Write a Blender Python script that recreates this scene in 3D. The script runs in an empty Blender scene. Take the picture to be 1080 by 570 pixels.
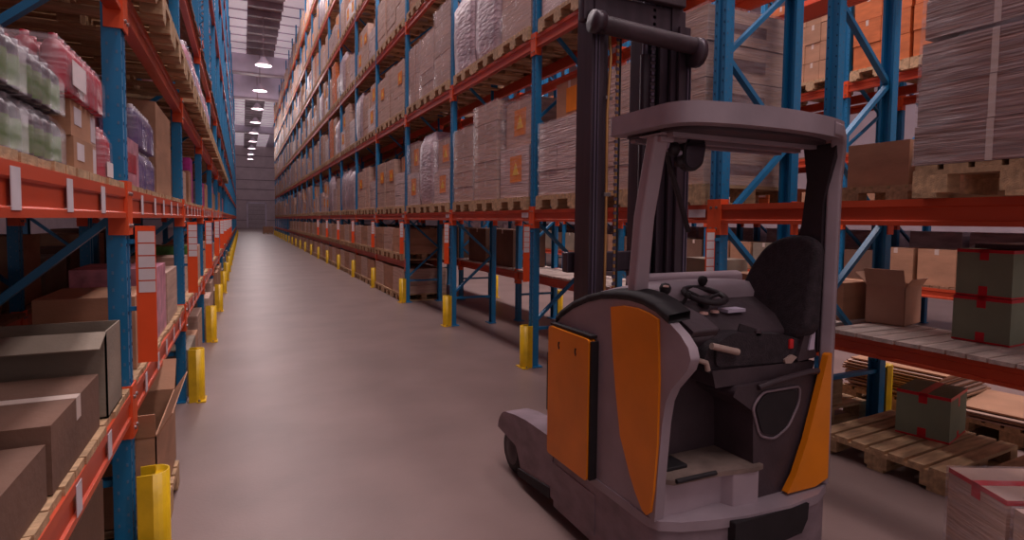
import bpy, math, random
from mathutils import Vector, Matrix
random.seed(7)
PI = math.pi
COL = bpy.context.scene.collection
sc = bpy.context.scene

# ------------------------------------------------------------------ camera
F, YAW, PIT, ROLL, CV, H = 600.64, .4428, .0525, .0102, 264.44, 1.6
sY, cY, sP, cP = math.sin(YAW), math.cos(YAW), math.sin(PIT), math.cos(PIT)
R_ = Vector((cY, -sY, 0)); Fw = Vector((sY*cP, cY*cP, -sP)); Up = Vector((sY*sP, cY*sP, cP))
cR, sR = math.cos(ROLL), math.sin(ROLL)
ax = R_*cR + Up*sR; ay = -R_*sR + Up*cR; az = -Fw
cam = bpy.data.cameras.new('camera'); camo = bpy.data.objects.new('camera', cam); COL.objects.link(camo)
camo.matrix_world = Matrix(((ax.x, ay.x, az.x, 0), (ax.y, ay.y, az.y, 0), (ax.z, ay.z, az.z, H), (0, 0, 0, 1)))
cam.sensor_width = 36; cam.lens = F/1080*36; cam.shift_y = -(285-CV)/1080
cam.clip_start = .03; cam.clip_end = 300
sc.camera = camo

def project(x, y, z):
    p = Vector((x, y, z-H)); d = p.dot(Fw)
    if d < .05: return None
    U = F*p.dot(R_)/d; V = -F*p.dot(Up)/d
    return (540+U*cR-V*sR, CV+U*sR+V*cR, d)
def in_frame(x, y, z, m=40):
    q = project(x, y, z)
    return q is not None and -m < q[0] < 1080+m and -m < q[1] < 570+m

# ------------------------------------------------------------------ materials
def lin(c):
    return tuple((v/255/12.92 if v/255 <= .04045 else ((v/255+.055)/1.055)**2.4) for v in c)
MATS = {}
def mat(name, rgb, rough=.6, metal=0., var=.12, scale=6., stretch=(1, 1, 1), bump=0., bscale=40., spec=.4, obvar=0., dark=None, hue=0.):
    m = bpy.data.materials.new(name); m.use_nodes = True
    nt = m.node_tree; N = nt.nodes; L = nt.links; b = N['Principled BSDF']
    c = lin(rgb)
    tc = N.new('ShaderNodeTexCoord'); mp = N.new('ShaderNodeMapping'); mp.inputs['Scale'].default_value = stretch
    L.new(tc.outputs['Object'], mp.inputs['Vector'])
    nz = N.new('ShaderNodeTexNoise'); nz.inputs['Scale'].default_value = scale; nz.inputs['Detail'].default_value = 5
    L.new(mp.outputs[0], nz.inputs['Vector'])
    rp = N.new('ShaderNodeValToRGB'); L.new(nz.outputs['Fac'], rp.inputs['Fac'])
    d = dark and lin(dark) or tuple(v*(1-2.2*var) for v in c)
    rp.color_ramp.elements[0].position = .3; rp.color_ramp.elements[1].position = .7
    rp.color_ramp.elements[0].color = (*[max(0, v) for v in d], 1); rp.color_ramp.elements[1].color = (*[min(1, v*(1+var)) for v in c], 1)
    out = rp.outputs['Color']
    if obvar:
        oi = N.new('ShaderNodeObjectInfo'); hs = N.new('ShaderNodeHueSaturation')
        mr = N.new('ShaderNodeMapRange'); mr.inputs['To Min'].default_value = 1-obvar; mr.inputs['To Max'].default_value = 1+obvar
        L.new(oi.outputs['Random'], mr.inputs['Value']); L.new(mr.outputs[0], hs.inputs['Value']); L.new(out, hs.inputs['Color'])
        out = hs.outputs['Color']
    L.new(out, b.inputs['Base Color'])
    b.inputs['Roughness'].default_value = rough; b.inputs['Metallic'].default_value = metal
    b.inputs['Specular IOR Level'].default_value = spec
    if bump:
        n2 = N.new('ShaderNodeTexNoise'); n2.inputs['Scale'].default_value = bscale; n2.inputs['Detail'].default_value = 3
        L.new(mp.outputs[0], n2.inputs['Vector'])
        bp = N.new('ShaderNodeBump'); bp.inputs['Strength'].default_value = bump; bp.inputs['Distance'].default_value = .02
        L.new(n2.outputs['Fac'], bp.inputs['Height']); L.new(bp.outputs[0], b.inputs['Normal'])
    MATS[name] = m
    return m
def emis(name, rgb, s):
    m = bpy.data.materials.new(name); m.use_nodes = True
    b = m.node_tree.nodes['Principled BSDF']; c = (*lin(rgb), 1)
    b.inputs['Base Color'].default_value = c; b.inputs['Emission Color'].default_value = c; b.inputs['Emission Strength'].default_value = s
    MATS[name] = m; return m

mat('blue', (24, 116, 166), .42, 0, .10, 3, (1, 1, .4), spec=.5)
mat('blue_dark_slot', (16, 58, 96), .8)
mat('slot_pale', (84, 120, 156), .6)  # pale tint painted in for the lit background showing through the holes
mat('orange', (196, 72, 40), .42, 0, .10, 4, (1, .3, 1), spec=.5)
mat('connector_orange', (222, 84, 42), .45, 0, .08, 6)
mat('yellow', (222, 178, 24), .4, 0, .10, 8, spec=.5, bump=.1, bscale=20)
mat('bolt', (150, 140, 140), .35, .8)
mat('wood', (190, 154, 118), .75, 0, .18, 5, (1, 6, 6), bump=.3, bscale=30, obvar=.12)
mat('wood_pale', (206, 186, 176), .75, 0, .16, 4, (1, 5, 5), bump=.3, bscale=30)
mat('wood_dark', (140, 100, 76), .8, 0, .2, 5, (5, 1, 5), bump=.3)
mat('kraft', (178, 132, 104), .75, 0, .10, 3, (1, 1, 3), bump=.08, obvar=.14)
mat('kraft_pale', (192, 158, 142), .6, 0, .12, 3, (.6, .6, 9), bump=.3, bscale=9, obvar=.12)
mat('kraft_wrap', (200, 170, 164), .42, 0, .17, 2.4, (.7, .7, 14), bump=.6, bscale=5, obvar=.10, spec=.5)
mat('wrap_grey', (188, 166, 172), .38, 0, .17, 2.2, (1.3, 1.3, 4), bump=.8, bscale=6, obvar=.12, spec=.6)
mat('wrap_lilac', (164, 150, 176), .4, 0, .15, 3, (1.3, 1.3, 4), bump=.6, bscale=7, obvar=.10)
mat('carton_orange', (200, 108, 58), .6, 0, .12, 4, (1, 1, 3), bump=.1, obvar=.08)
mat('label_orange', (232, 132, 22), .6, 0, .06, 8)
mat('label_mark', (240, 196, 60), .6, 0, .04)
mat('paper', (222, 208, 210), .7, 0, .05, 8)
mat('paper_line', (196, 92, 70), .7, 0, .02)
mat('sticker', (206, 196, 202), .6, 0, .05, 8)
mat('carton_grey', (140, 126, 112), .8, 0, .10, 3, (1, 1, 2), bump=.1)
mat('carton_green', (132, 140, 118), .75, 0, .08, 3, bump=.08)
mat('carton_brown_dark', (112, 82, 68), .8, 0, .12, 3, bump=.1)
mat('print', (120, 88, 84), .6, 0, .1, 9)
mat('tape_red', (200, 28, 44), .4, 0, .05, 8)
mat('tape_clear', (206, 186, 176), .3, 0, .04)
mat('bottle_dark', (48, 38, 50), .3, 0, .2, 7, spec=.6)
mat('label_green', (84, 116, 50), .5, 0, .25, 9)
mat('cap_grey', (150, 140, 150), .35, 0, .15, 9)
mat('pack_red', (176, 26, 52), .35, 0, .22, 9, (1, 1, .5), spec=.6)
mat('pack_pink', (206, 140, 158), .4, 0, .2, 12)
mat('pack_purple', (96, 76, 136), .35, 0, .2, 9, spec=.6)
mat('pack_magenta', (176, 50, 140), .4, 0, .25, 12)
mat('pack_green', (82, 140, 72), .4, 0, .25, 12)
mat('floor', (126, 104, 100), .42, 0, .10, 1.2, bump=.04, bscale=60, spec=.45)
mat('wall', (190, 170, 178), .7, 0, .06, 1)
mat('wall_line', (128, 110, 120), .7)
mat('steel_dark', (158, 140, 150), .6, 0, .12, 1.5)
mat('steel_grey', (206, 192, 212), .6, 0, .08, 1)
mat('truck_grey', (154, 138, 146), .42, 0, .08, 5, spec=.5, bump=.03)
mat('truck_light', (170, 152, 160), .4, 0, .06, 5)
mat('truck_bumper', (136, 118, 126), .5, 0, .14, 6, (1, 1, 2), bump=.06)
mat('truck_orange', (232, 132, 18), .38, 0, .06, 4, spec=.5)
mat('truck_black', (44, 34, 40), .55, 0, .12, 8, bump=.15)
mat('rubber', (34, 28, 32), .7, 0, .12, 10)
mat('seat_fabric', (50, 40, 46), .85, 0, .2, 30, bump=.3, bscale=120)
mat('plastic_dark', (70, 56, 62), .5, 0, .15, 6, bump=.1)
mat('mast_steel', (66, 52, 62), .4, .3, .15, 5, (4, 4, .3), spec=.6)
mat('mast_rail', (110, 100, 118), .3, .6, .15, 5, (4, 4, .2))
mat('brass', (196, 150, 96), .35, .7, .1)
mat('floor_mat', (128, 108, 100), .75, 0, .16, 9, bump=.2)
mat('lever', (176, 150, 140), .5, 0, .1)
mat('dial', (206, 160, 150), .5)
mat('red_plastic', (210, 36, 40), .35, 0, .05)
mat('mirror_glass', (90, 84, 96), .12, .8, .04)
emis('lamp_glow', (255, 236, 232), 3.2)
emis('skylight', (214, 196, 206), .9)
def film():
    m = bpy.data.materials.new('film'); m.use_nodes = True
    nt = m.node_tree; N = nt.nodes; L = nt.links; b = N['Principled BSDF']
    b.inputs['Base Color'].default_value = (*lin((222, 206, 214)), 1); b.inputs['Roughness'].default_value = .22
    tr = N.new('ShaderNodeBsdfTransparent'); mx = N.new('ShaderNodeMixShader')
    tc = N.new('ShaderNodeTexCoord'); mp = N.new('ShaderNodeMapping'); mp.inputs['Scale'].default_value = (1.2, 1.2, 9); mp.inputs['Rotation'].default_value = (.25, .2, 0)
    nz = N.new('ShaderNodeTexNoise'); nz.inputs['Scale'].default_value = 4; nz.inputs['Detail'].default_value = 6
    L.new(tc.outputs['Object'], mp.inputs[0]); L.new(mp.outputs[0], nz.inputs[0])
    mr = N.new('ShaderNodeMapRange'); mr.inputs['From Min'].default_value = .35; mr.inputs['From Max'].default_value = .72
    mr.inputs['To Min'].default_value = .06; mr.inputs['To Max'].default_value = .30
    L.new(nz.outputs[0], mr.inputs[0]); L.new(mr.outputs[0], mx.inputs[0])
    L.new(tr.outputs[0], mx.inputs[1]); L.new(b.outputs[0], mx.inputs[2]); L.new(mx.outputs[0], N['Material Output'].inputs[0])
    bp = N.new('ShaderNodeBump'); bp.inputs['Strength'].default_value = .6; bp.inputs['Distance'].default_value = .02
    L.new(nz.outputs[0], bp.inputs['Height']); L.new(bp.outputs[0], b.inputs['Normal'])
    MATS['film'] = m
film()

# ------------------------------------------------------------------ mesh builder
class MB:
    def __init__(s): s.v = []; s.f = []; s.m = []; s.sm = []; s.mats = []
    def mi(s, name):
        if name not in s.mats: s.mats.append(name)
        return s.mats.index(name)
    def add(s, vs, fs, mt, smooth=False):
        o = len(s.v); s.v += [tuple(v) for v in vs]; k = s.mi(mt)
        for f in fs: s.f.append([i+o for i in f]); s.m.append(k); s.sm.append(smooth)
    def box(s, x0, x1, y0, y1, z0, z1, mt, M=None, taper=0):
        vs = [(x0, y0, z0), (x1, y0, z0), (x1, y1, z0), (x0, y1, z0), (x0+taper, y0+taper, z1), (x1-taper, y0+taper, z1), (x1-taper, y1-taper, z1), (x0+taper, y1-taper, z1)]
        if M: vs = [M @ Vector(v) for v in vs]
        s.add(vs, [(0, 3, 2, 1), (4, 5, 6, 7), (0, 1, 5, 4), (1, 2, 6, 5), (2, 3, 7, 6), (3, 0, 4, 7)], mt); return s
    def prism(s, poly, axis, a, b, mt, smooth=False, M=None):
        """poly: 2D points in the plane of the other two axes (in order x,y,z without axis)"""
        def P(p, t):
            q = list(p); q.insert(axis, t); return q
        n = len(poly); vs = [P(p, a) for p in poly]+[P(p, b) for p in poly]
        if M: vs = [M @ Vector(v) for v in vs]
        s.add(vs, [tuple(range(n)), tuple(range(2*n-1, n-1, -1))], mt)
        s.add(vs, [(i, i+n, (i+1) % n+n, (i+1) % n) for i in range(n)], mt, smooth); return s
    def tube(s, pts, r, mt, n=10, cap=True, sq=None):
        """swept tube along pts; r a number or list; sq=(w,h) gives a rectangular section"""
        pts = [Vector(p) for p in pts]; k = len(pts); rs = r if isinstance(r, (list, tuple)) else [r]*k
        vs = []; ref = None
        for i, p in enumerate(pts):
            t = (pts[min(i+1, k-1)]-pts[max(i-1, 0)]).normalized()
            if ref is None: ref = Vector((0, 0, 1)) if abs(t.z) < .9 else Vector((1, 0, 0))
            a = (ref-t*ref.dot(t)).normalized(); b = t.cross(a); ref = a
            if sq:
                for (u, w) in ((-1, -1), (1, -1), (1, 1), (-1, 1)): vs.append(p+a*u*sq[0]/2+b*w*sq[1]/2)
            else:
                for j in range(n): vs.append(p+a*math.cos(2*PI*j/n)*rs[i]+b*math.sin(2*PI*j/n)*rs[i])
        m = 4 if sq else n
        fs = [(i*m+j, i*m+(j+1) % m, (i+1)*m+(j+1) % m, (i+1)*m+j) for i in range(k-1) for j in range(m)]
        s.add(vs, fs, mt, not sq)
        if cap: s.add(vs[:m]+vs[-m:], [tuple(range(m-1, -1, -1)), tuple(range(m, 2*m))], mt)
        return s
    def lathe(s, prof, c, mt, n=14, axis=2):
        vs = []
        for (r, h) in prof:
            for j in range(n):
                a = 2*PI*j/n; q = [r*math.cos(a), r*math.sin(a)]; q.insert(axis, h); vs.append((c[0]+q[0], c[1]+q[1], c[2]+q[2]))
        fs = [(i*n+j, i*n+(j+1) % n, (i+1)*n+(j+1) % n, (i+1)*n+j) for i in range(len(prof)-1) for j in range(n)]
        s.add(vs, fs, mt, True); return s
    def mesh(s, name, org=(0, 0, 0)):
        me = bpy.data.meshes.new(name); me.from_pydata([(v[0]-org[0], v[1]-org[1], v[2]-org[2]) for v in s.v], [], s.f)
        for t in s.mats: me.materials.append(MATS[t])
        me.polygons.foreach_set('material_index', s.m); me.polygons.foreach_set('use_smooth', s.sm)
        me.update(); return me
    def build(s, name, parent=None, org=(0, 0, 0), bevel=0):
        """vertices are given in world coordinates; org = world place of the (unrotated) parent, or of the object itself"""
        o = bpy.data.objects.new(name, s.mesh(name, org)); COL.objects.link(o)
        if parent: o.parent = parent
        else: o.location = org
        if bevel:
            b = o.modifiers.new('bevel', 'BEVEL'); b.width = bevel; b.segments = 3; b.limit_method = 'ANGLE'
            for p in o.data.polygons: p.use_smooth = True
            w = o.modifiers.new('wn', 'WEIGHTED_NORMAL'); w.keep_sharp = False
        return o
def put(name, me, loc=(0, 0, 0), parent=None, rz=0):
    o = bpy.data.objects.new(name, me); COL.objects.link(o); o.location = loc; o.rotation_euler = (0, 0, rz)
    if parent: o.parent = parent
    return o
def tag(o, label=None, cat=None, group=None, kind=None):
    if label: o['label'] = label
    if cat: o['category'] = cat
    if group: o['group'] = group
    if kind: o['kind'] = kind
    return o
def empty(name, loc, label, cat, group=None, rz=0):
    o = bpy.data.objects.new(name, None); COL.objects.link(o); o.location = loc; o.rotation_euler = (0, 0, rz); o.empty_display_size = .1
    return tag(o, label, cat, group)

# ------------------------------------------------------------------ layout
XR, W_, G_, PB, Y0 = 2.842, .7206, .3814, 2.642, 2.85
XB = XR+W_; XC = XB+G_; XD = XC+W_
XF = 7.9; XL = -.457; DL = .15
TIERS = [.8, 1.72, 3.56, 5.28, 7.06, 8.84, 10.62]
TW = ['first', 'second', 'third', 'fourth', 'fifth', 'sixth', 'seventh']
BW = {-1: 'nearest'}
for i, w in enumerate('first second third fourth fifth sixth seventh eighth ninth tenth eleventh twelfth thirteenth fourteenth fifteenth sixteenth seventeenth eighteenth nineteenth twentieth twenty-first twenty-second'.split()): BW[i] = w
KMAX = 21
def Yk(k): return Y0+PB*k
def YL(k): return Yk(k)+DL
def bayw(k): return 'bay nearest the camera' if k < 0 else BW[k]+' bay past the lift truck'

# ------------------------------------------------------------------ setting
def struct(name, mb, **k): return tag(mb.build(name, **k), kind='structure')
struct('floor', MB().box(-14, 22, -8, 100, -.2, 0, 'floor'))
CZ = 13.0
mb = MB()
# corrugated dark deck between the two skylight strips
def corrug(mb, x0, x1, y0, y1, z, mt, pitch=1.0, d=.16):
    y = y0
    while y < y1:
        mb.box(x0, x1, y, min(y+pitch*.82, y1), z, z+.12, mt)
        mb.box(x0, x1, y+pitch*.82, min(y+pitch, y1), z-d, z+.12, mt)
        y += pitch
corrug(mb, .42, 2.15, -8, 100, CZ, 'steel_dark', 1.6, .3)
mb.box(-14, -1.2, -8, 100, CZ, CZ+.1, 'steel_grey'); mb.box(3.6, 22, -8, 100, CZ, CZ+.1, 'steel_grey')
struct('ceiling', mb)
sk = MB()
for a, b in ((-1.2, .42), (2.15, 3.6)):
    y = -8
    while y < 100:
        sk.box(a, b, y, y+1.5, CZ, CZ+.06, 'skylight'); sk.box(a, b, y+1.5, y+1.6, CZ-.04, CZ+.06, 'steel_grey'); y += 1.6
struct('window_1', sk)
for i, (y, z0) in enumerate(((44.3, 11.75), (50.6, 11.2), (78, 12.2))):
    m = MB(); m.box(-14, 22, y, y+.5, z0, CZ, 'steel_grey'); m.box(-14, 22, y-.06, y+.56, z0-.1, z0, 'steel_dark')
    struct('trim_%d' % (i+1), m)
m = MB(); m.box(-14, 22, 100, 100.3, 0, CZ, 'wall')
for z in (1.2, 4.4, 6.1, 7.6, 9.6, 11.4): m.box(-14, 22, 99.94, 100, z, z+.1, 'wall_line')
struct('wall_back', m)
m = MB(); m.box(22, 22.3, -8, 100, 0, CZ, 'wall'); struct('wall_right', m)
m = MB(); m.box(-14.3, -14, -8, 100, 0, CZ, 'wall'); struct('wall_left', m)
m = MB(); m.box(.9, 3.4, 99.86, 99.94, 0, 3.9, 'truck_light')
for z in (.7, 1.4, 2.1, 2.8, 3.4): m.box(.9, 3.4, 99.83, 99.86, z, z+.05, 'wall_line')
m.box(.7, .9, 99.8, 99.94, 0, 4.1, 'steel_grey'); m.box(3.4, 3.6, 99.8, 99.94, 0, 4.1, 'steel_grey'); m.box(.7, 3.6, 99.8, 99.94, 3.9, 4.1, 'steel_grey')
struct('door_1', m)
m = MB()
for x in (-1.1, 5.2): m.box(x, x+.35, 99.5, 99.94, 0, CZ, 'steel_grey')
struct('trim_4', m)

# lamps hung over the aisle
def lamp_meshes():
    a = MB(); a.lathe([(.0, .02), (.12, .02), (.16, -.05), (.22, -.16), (.44, -.42), (.45, -.44), (.42, -.42), (.0, -.24)], (0, 0, .3), 'steel_grey', 20)
    b = MB(); b.lathe([(0, -.425), (.3, -.42), (.41, -.40)], (0, 0, .3), 'lamp_glow', 20)
    c = MB(); c.tube([(0, 0, .3), (0, 0, CZ-10.2)], .02, 'steel_dark', 6)
    return a.mesh('lamp_shade'), b.mesh('lamp_glass'), c.mesh('lamp_rod')
LM = lamp_meshes()
LIGHT = (1.0, .86, .86)
nl = 0
def add_lamp(x, y, power, shown, word):
    e = empty('pendant_lamp', (x, y, 10.2), word, 'lamp', 'lamps hung over the aisles')
    for n, me in zip(('lamp_shade', 'lamp_glass', 'rod'), LM): put(n, me, (0, 0, 0), e)
    if power:
        l = bpy.data.lights.new('lamp_light', 'POINT'); l.shadow_soft_size = .4; l.energy = power; l.color = LIGHT
        o = bpy.data.objects.new('lamp_light', l); COL.objects.link(o); o.location = (x, y, 9.5)
NUM = ['nearest', 'second', 'third', 'fourth', 'fifth', 'sixth', 'seventh', 'eighth', 'ninth', 'tenth', 'eleventh', 'twelfth']
vis = [y for y in (35, 42, 49, 56, 63, 70, 77, 84, 91)]
for i, y in enumerate(vis): add_lamp(1.2, y, 420, True, 'round glowing lamp hung over the aisle, %s from the camera' % NUM[i])
for y in (-3, 3, 9, 15, 21, 28):
    l = bpy.data.lights.new('aisle_light', 'AREA'); l.shape = 'RECTANGLE'; l.size = 1.4; l.size_y = 5; l.energy = 780; l.color = LIGHT
    o = bpy.data.objects.new('aisle_light', l); COL.objects.link(o); o.location = (1.25, y, 12.6)
for y in (-2, 5, 12, 20, 30):  # unseen area lights added to brighten the next aisle between the racks
    l = bpy.data.lights.new('aisle_light', 'AREA'); l.shape = 'RECTANGLE'; l.size = 2.0; l.size_y = 5; l.energy = 1500; l.color = LIGHT
    o = bpy.data.objects.new('aisle_light', l); COL.objects.link(o); o.location = (6.2, y, 12.6)

# ------------------------------------------------------------------ pallet racks
PH = 12.4
def post_mesh(side, slots):
    """channel post, 0.1 along Y; side=-1: its face looks towards -X. Origin at outer face centre, floor."""
    m = MB(); s = -side
    prof = [(0, -.05), (0, -.018), (.010*s, -.014), (.010*s, .014), (0, .018), (0, .05), (.07*s, .05), (.07*s, .042), (.008*s, .042), (.016*s, .02), (.016*s, -.02), (.008*s, -.042), (.07*s, -.042), (.07*s, -.05)]
    # closed section kept simple: outer skin with a groove
    prof = [(0, -.05), (0, -.018), (.010*s, -.013), (.010*s, .013), (0, .018), (0, .05), (.07*s, .05), (.07*s, .03), (.03*s, .03), (.03*s, -.03), (.07*s, -.03), (.07*s, -.05)]
    m.prism(prof, 2, 0, PH, 'blue')
    m.box(min(0, .11*s)-.01, max(0, .11*s), -.08, .08, 0, .012, 'blue')
    if slots:
        z = .12
        while z < 5.5:
            for y in (-.034, .034):
                m.box(-.0015 if s > 0 else -.0, .0 if s > 0 else .0015, y-.004, y+.004, z, z+.014, 'blue_dark_slot')
                m.box(.015*s-.004, .015*s+.004, (-.0512 if y < 0 else .05), (-.05 if y < 0 else .0512), z, z+.014, 'slot_pale')
                m.box(.050*s-.004, .050*s+.004, (-.0512 if y < 0 else .05), (-.05 if y < 0 else .0512), z+.03, z+.044, 'slot_pale')
            z += .075
    return m.mesh('post')
POST = {(a, b): post_mesh(a, b) for a in (-1, 1) for b in (0, 1)}
def brace_list(w, flip):
    out = []; z = .5; a, b = (.05, w-.05)
    if flip: a, b = b, a
    while z < PH-1.2:
        out.append(((a, 0, z), (b, 0, z+.55))); out.append(((b, 0, z+.55), (a, 0, z+1.1))); z += 1.1
    out.append(((a, 0, .42), (b, 0, .42)))
    return out
def brace_mesh(p, q):
    m = MB(); p = Vector(p); q = Vector(q); m.tube([p, q], 0, 'blue', sq=(.03, .045)); 
    for c in (p, q): m.tube([c+Vector((0, -.028, 0)), c+Vector((0, .028, 0))], .009, 'bolt', 6)
    return m
BR = {}
def frame(parent, px, x0, w, y, flip, k, near, root):
    """upright frame at Y=y between x0 and x0+w, child of the rack"""
    fr = bpy.data.objects.new('upright_frame', None); COL.objects.link(fr); fr.parent = parent
    fr.location = (x0-px, y, 0)
    put('post', POST[(-1, 1 if near else 0)], (0, 0, 0), fr); put('post', POST[(1, 1 if near else 0)], (w, 0, 0), fr)
    bl = brace_list(w, flip)
    if near:
        for i, (p, q) in enumerate(bl):
            if max(p[2], q[2]) > 6.5 and i < len(bl)-1: continue
            key = (round(w, 2), flip, i)
            if key not in BR: BR[key] = brace_mesh(p, q).mesh('brace')
            put('brace', BR[key], (0, 0, 0), fr)
    else:
        key = (round(w, 2), flip, 'all')
        if key not in BR:
            m = MB()
            for p, q in bl: m.tube([p, q], 0, 'blue', sq=(.03, .045))
            BR[key] = m.mesh('bracing')
        put('bracing', BR[key], (0, 0, 0), fr)
    return fr
def beam_mesh(face, stickers=(), L=PB, conn=True):
    """beam along +Y from 0..L, top at z=0; face -1 looks to -X. Stepped box section."""
    s = -face; h = .125; m = MB()
    prof = [(-.006*s, 0), (.05*s, 0), (.05*s, -h), (-.006*s, -h), (-.006*s, -h+.022), (.003*s, -h+.027), (.003*s, -.04), (-.006*s, -.034)]
    m.prism(prof, 1, .05, L-.05, 'orange')
    return m.mesh('beam')
def conn_mesh(face):
    s = -face; m = MB()
    for y0 in (.0,):
        m.box(min(-.012*s, -.004*s), max(-.012*s, -.004*s), y0, .052, -.2, .035, 'connector_orange')
        m.box(min(-.012*s, .06*s), max(-.012*s, .06*s), .05, .058, -.2, .035, 'connector_orange')
        for z in (-.16, -.02): m.tube([(-.012*s, .024, z), (-.02*s, .024, z)], .009, 'bolt', 8)
    a = m.mesh('connector')
    m = MB()
    L = PB
    m.box(min(-.012*s, -.004*s), max(-.012*s, -.004*s), L-.052, L, -.2, .035, 'connector_orange')
    m.box(min(-.012*s, .06*s), max(-.012*s, .06*s), L-.058, L-.05, -.2, .035, 'connector_orange')
    for z in (-.16, -.02): m.tube([(-.012*s, L-.024, z), (-.02*s, L-.024, z)], .009, 'bolt', 8)
    return a, m.mesh('connector')
BEAM = {f: beam_mesh(f) for f in (-1, 1)}; CONN = {f: conn_mesh(f) for f in (-1, 1)}
STK = MB().box(-.0085, -.0065, 0, .055, -.085, -.0275, 'sticker').mesh('sticker')
STKL = MB().box(.0065, .0085, 0, .06, -.108, -.012, 'sticker').mesh('sticker')
def deck_mesh(L, x0, x1, mt='wood_pale', seed=1, ov=.03):
    """loose boards laid across the two beams"""
    r = random.Random(seed); m = MB(); y = .06
    while y < L-.1:
        w = r.choice((.12, .14, .1)); e = r.uniform(-.02, .03)
        m.box(x0-ov+e*.3, x1+ov+e*.3, y, min(y+w, L-.05), 0, .024+r.uniform(0, .004), mt); y += w+.012
    return m.mesh('deck')

def rack(name, x0, w, ks, tiers, label, flip, nearset, front_sets, decks=(), both=True, beam_cap=100, yo=0):
    """x0: face towards -X. tiers(k) -> heights. front_sets(k, z) -> tuple of faces that get beams"""
    root = empty(name, (x0, yo, 0), label, 'storage rack')
    for k in list(ks)+[max(ks)+1]:
        frame(root, x0, x0, w, Yk(k), flip, k, k in nearset, root)
    todo = []
    for k in ks:
        for z in tiers(k):
            for f in front_sets:
                q = project(x0 if f < 0 else x0+w, Yk(k)+PB/2, z)
                dist = math.hypot(x0, Yk(k)+PB/2)+abs(z-H)
                todo.append((dist, k, z, f))
    todo.sort(); rest = MB()
    for i, (dist, k, z, f) in enumerate(todo):
        lx = 0 if f < 0 else w
        if i < beam_cap:
            b = put('beam', BEAM[f], (lx, Yk(k), z), root)
            if dist < 16:
                for c in CONN[f]: put('connector', c, (0, 0, 0), b)
        else:
            X = x0+lx; a = min(X-.006*(-f), X+.05*(-f)); c = max(X-.006*(-f), X+.05*(-f))
            rest.box(a, c, yo+Yk(k)+.05, yo+Yk(k+1)-.05, z-.125, z, 'orange')
            rest.box(X-.01, X+.01, yo+Yk(k), yo+Yk(k)+.05, z-.2, z+.03, 'connector_orange')
    if rest.v: tag(rest.build('beam', root, (x0, yo, 0)), kind='stuff')
    return root
def tiersR(k): return ([.8] if k >= 3 else [])+TIERS[1:]
rackR = rack('pallet_rack', XR, W_, range(-1, KMAX), tiersR, 'long blue and orange pallet rack lining the aisle behind the lift truck', False, {0, 1, 2, 3}, (-1, 1))
rackB = rack('pallet_rack', XC, W_, range(-1, 7), lambda k: TIERS[:4], 'blue and orange pallet rack back to back behind the aisle rack', True, {-1, 0, 1, 2, 3}, (-1, 1))
rackF = rack('pallet_rack', XF, .9, range(-1, 8), lambda k: [.8, 1.72, 2.6, 3.62, 5.4], 'farthest pallet rack, seen across the next aisle through the gaps', False, {0, 1}, (-1, 1))
LT = [.82, 1.72, 2.6, 3.72, 5.7, 7.6, 9.5]
rackL = rack('pallet_rack', XL-W_, W_, range(-1, KMAX), lambda k: LT, 'tall blue and orange pallet rack right beside the camera, with cleaning goods', True, {0, 1, 2}, (1, -1), yo=DL)
rackM = rack('pallet_rack', XL-2*W_-G_, W_, range(-1, 3), lambda k: LT[:4], 'dim pallet rack behind the shelves of bottles beside the camera', False, {0, 1}, (1, -1), yo=DL)
# decks
def decks(root, x0, w, zs, ks, mt='wood_pale', ov=.03):
    ms = [deck_mesh(PB, -.0, w, mt, s, ov) for s in (1, 2)]
    for k in ks:
        for z in zs: put('deck', ms[k % 2], (0, Yk(k), z), root)
decks(rackB, XC, W_, (.8,), range(-1, 7))
decks(rackL, XL-W_, W_, (.82, 1.72), range(-1, KMAX), 'wood', .0)
decks(rackF, XF, .9, (.8, 1.72, 2.6), range(-1, 6), 'wood_dark', .0)
decks(rackL, XL-W_, W_, (3.72,), range(-1, 12), 'wood_dark')
decks(rackM, XL-2*W_-G_, W_, (.82, 1.72), range(-1, 3), 'wood_dark')
# stickers on the left beams
def stickers():
    k = -1
    for ob in list(rackL.children):
        if ob.name.split('.')[0] == 'beam' and abs(ob.location.x-W_) < .01 and min(abs(ob.location.z-LT[0]), abs(ob.location.z-LT[1])) < .02 or (ob.name.split('.')[0] == 'beam' and abs(ob.location.x-W_) < .01 and abs(ob.location.z-LT[1]) < .02):
            if ob.location.y > 16: continue
            for y in (.35, .82, 1.22, 1.66, 2.1): put('sticker', STKL, (0, y, 0), ob)
stickers()
for ob in list(rackR.children):
    if ob.name.split('.')[0] == 'beam' and abs(ob.location.x) < .01 and abs(ob.location.z-1.72) < .02 and ob.location.y < 16:
        for y in (.08,): put('sticker', MB().box(-.0085, -.0065, 0, .16, -.085, -.03, 'sticker').mesh('sticker'), (0, y, 0), ob)

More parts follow.
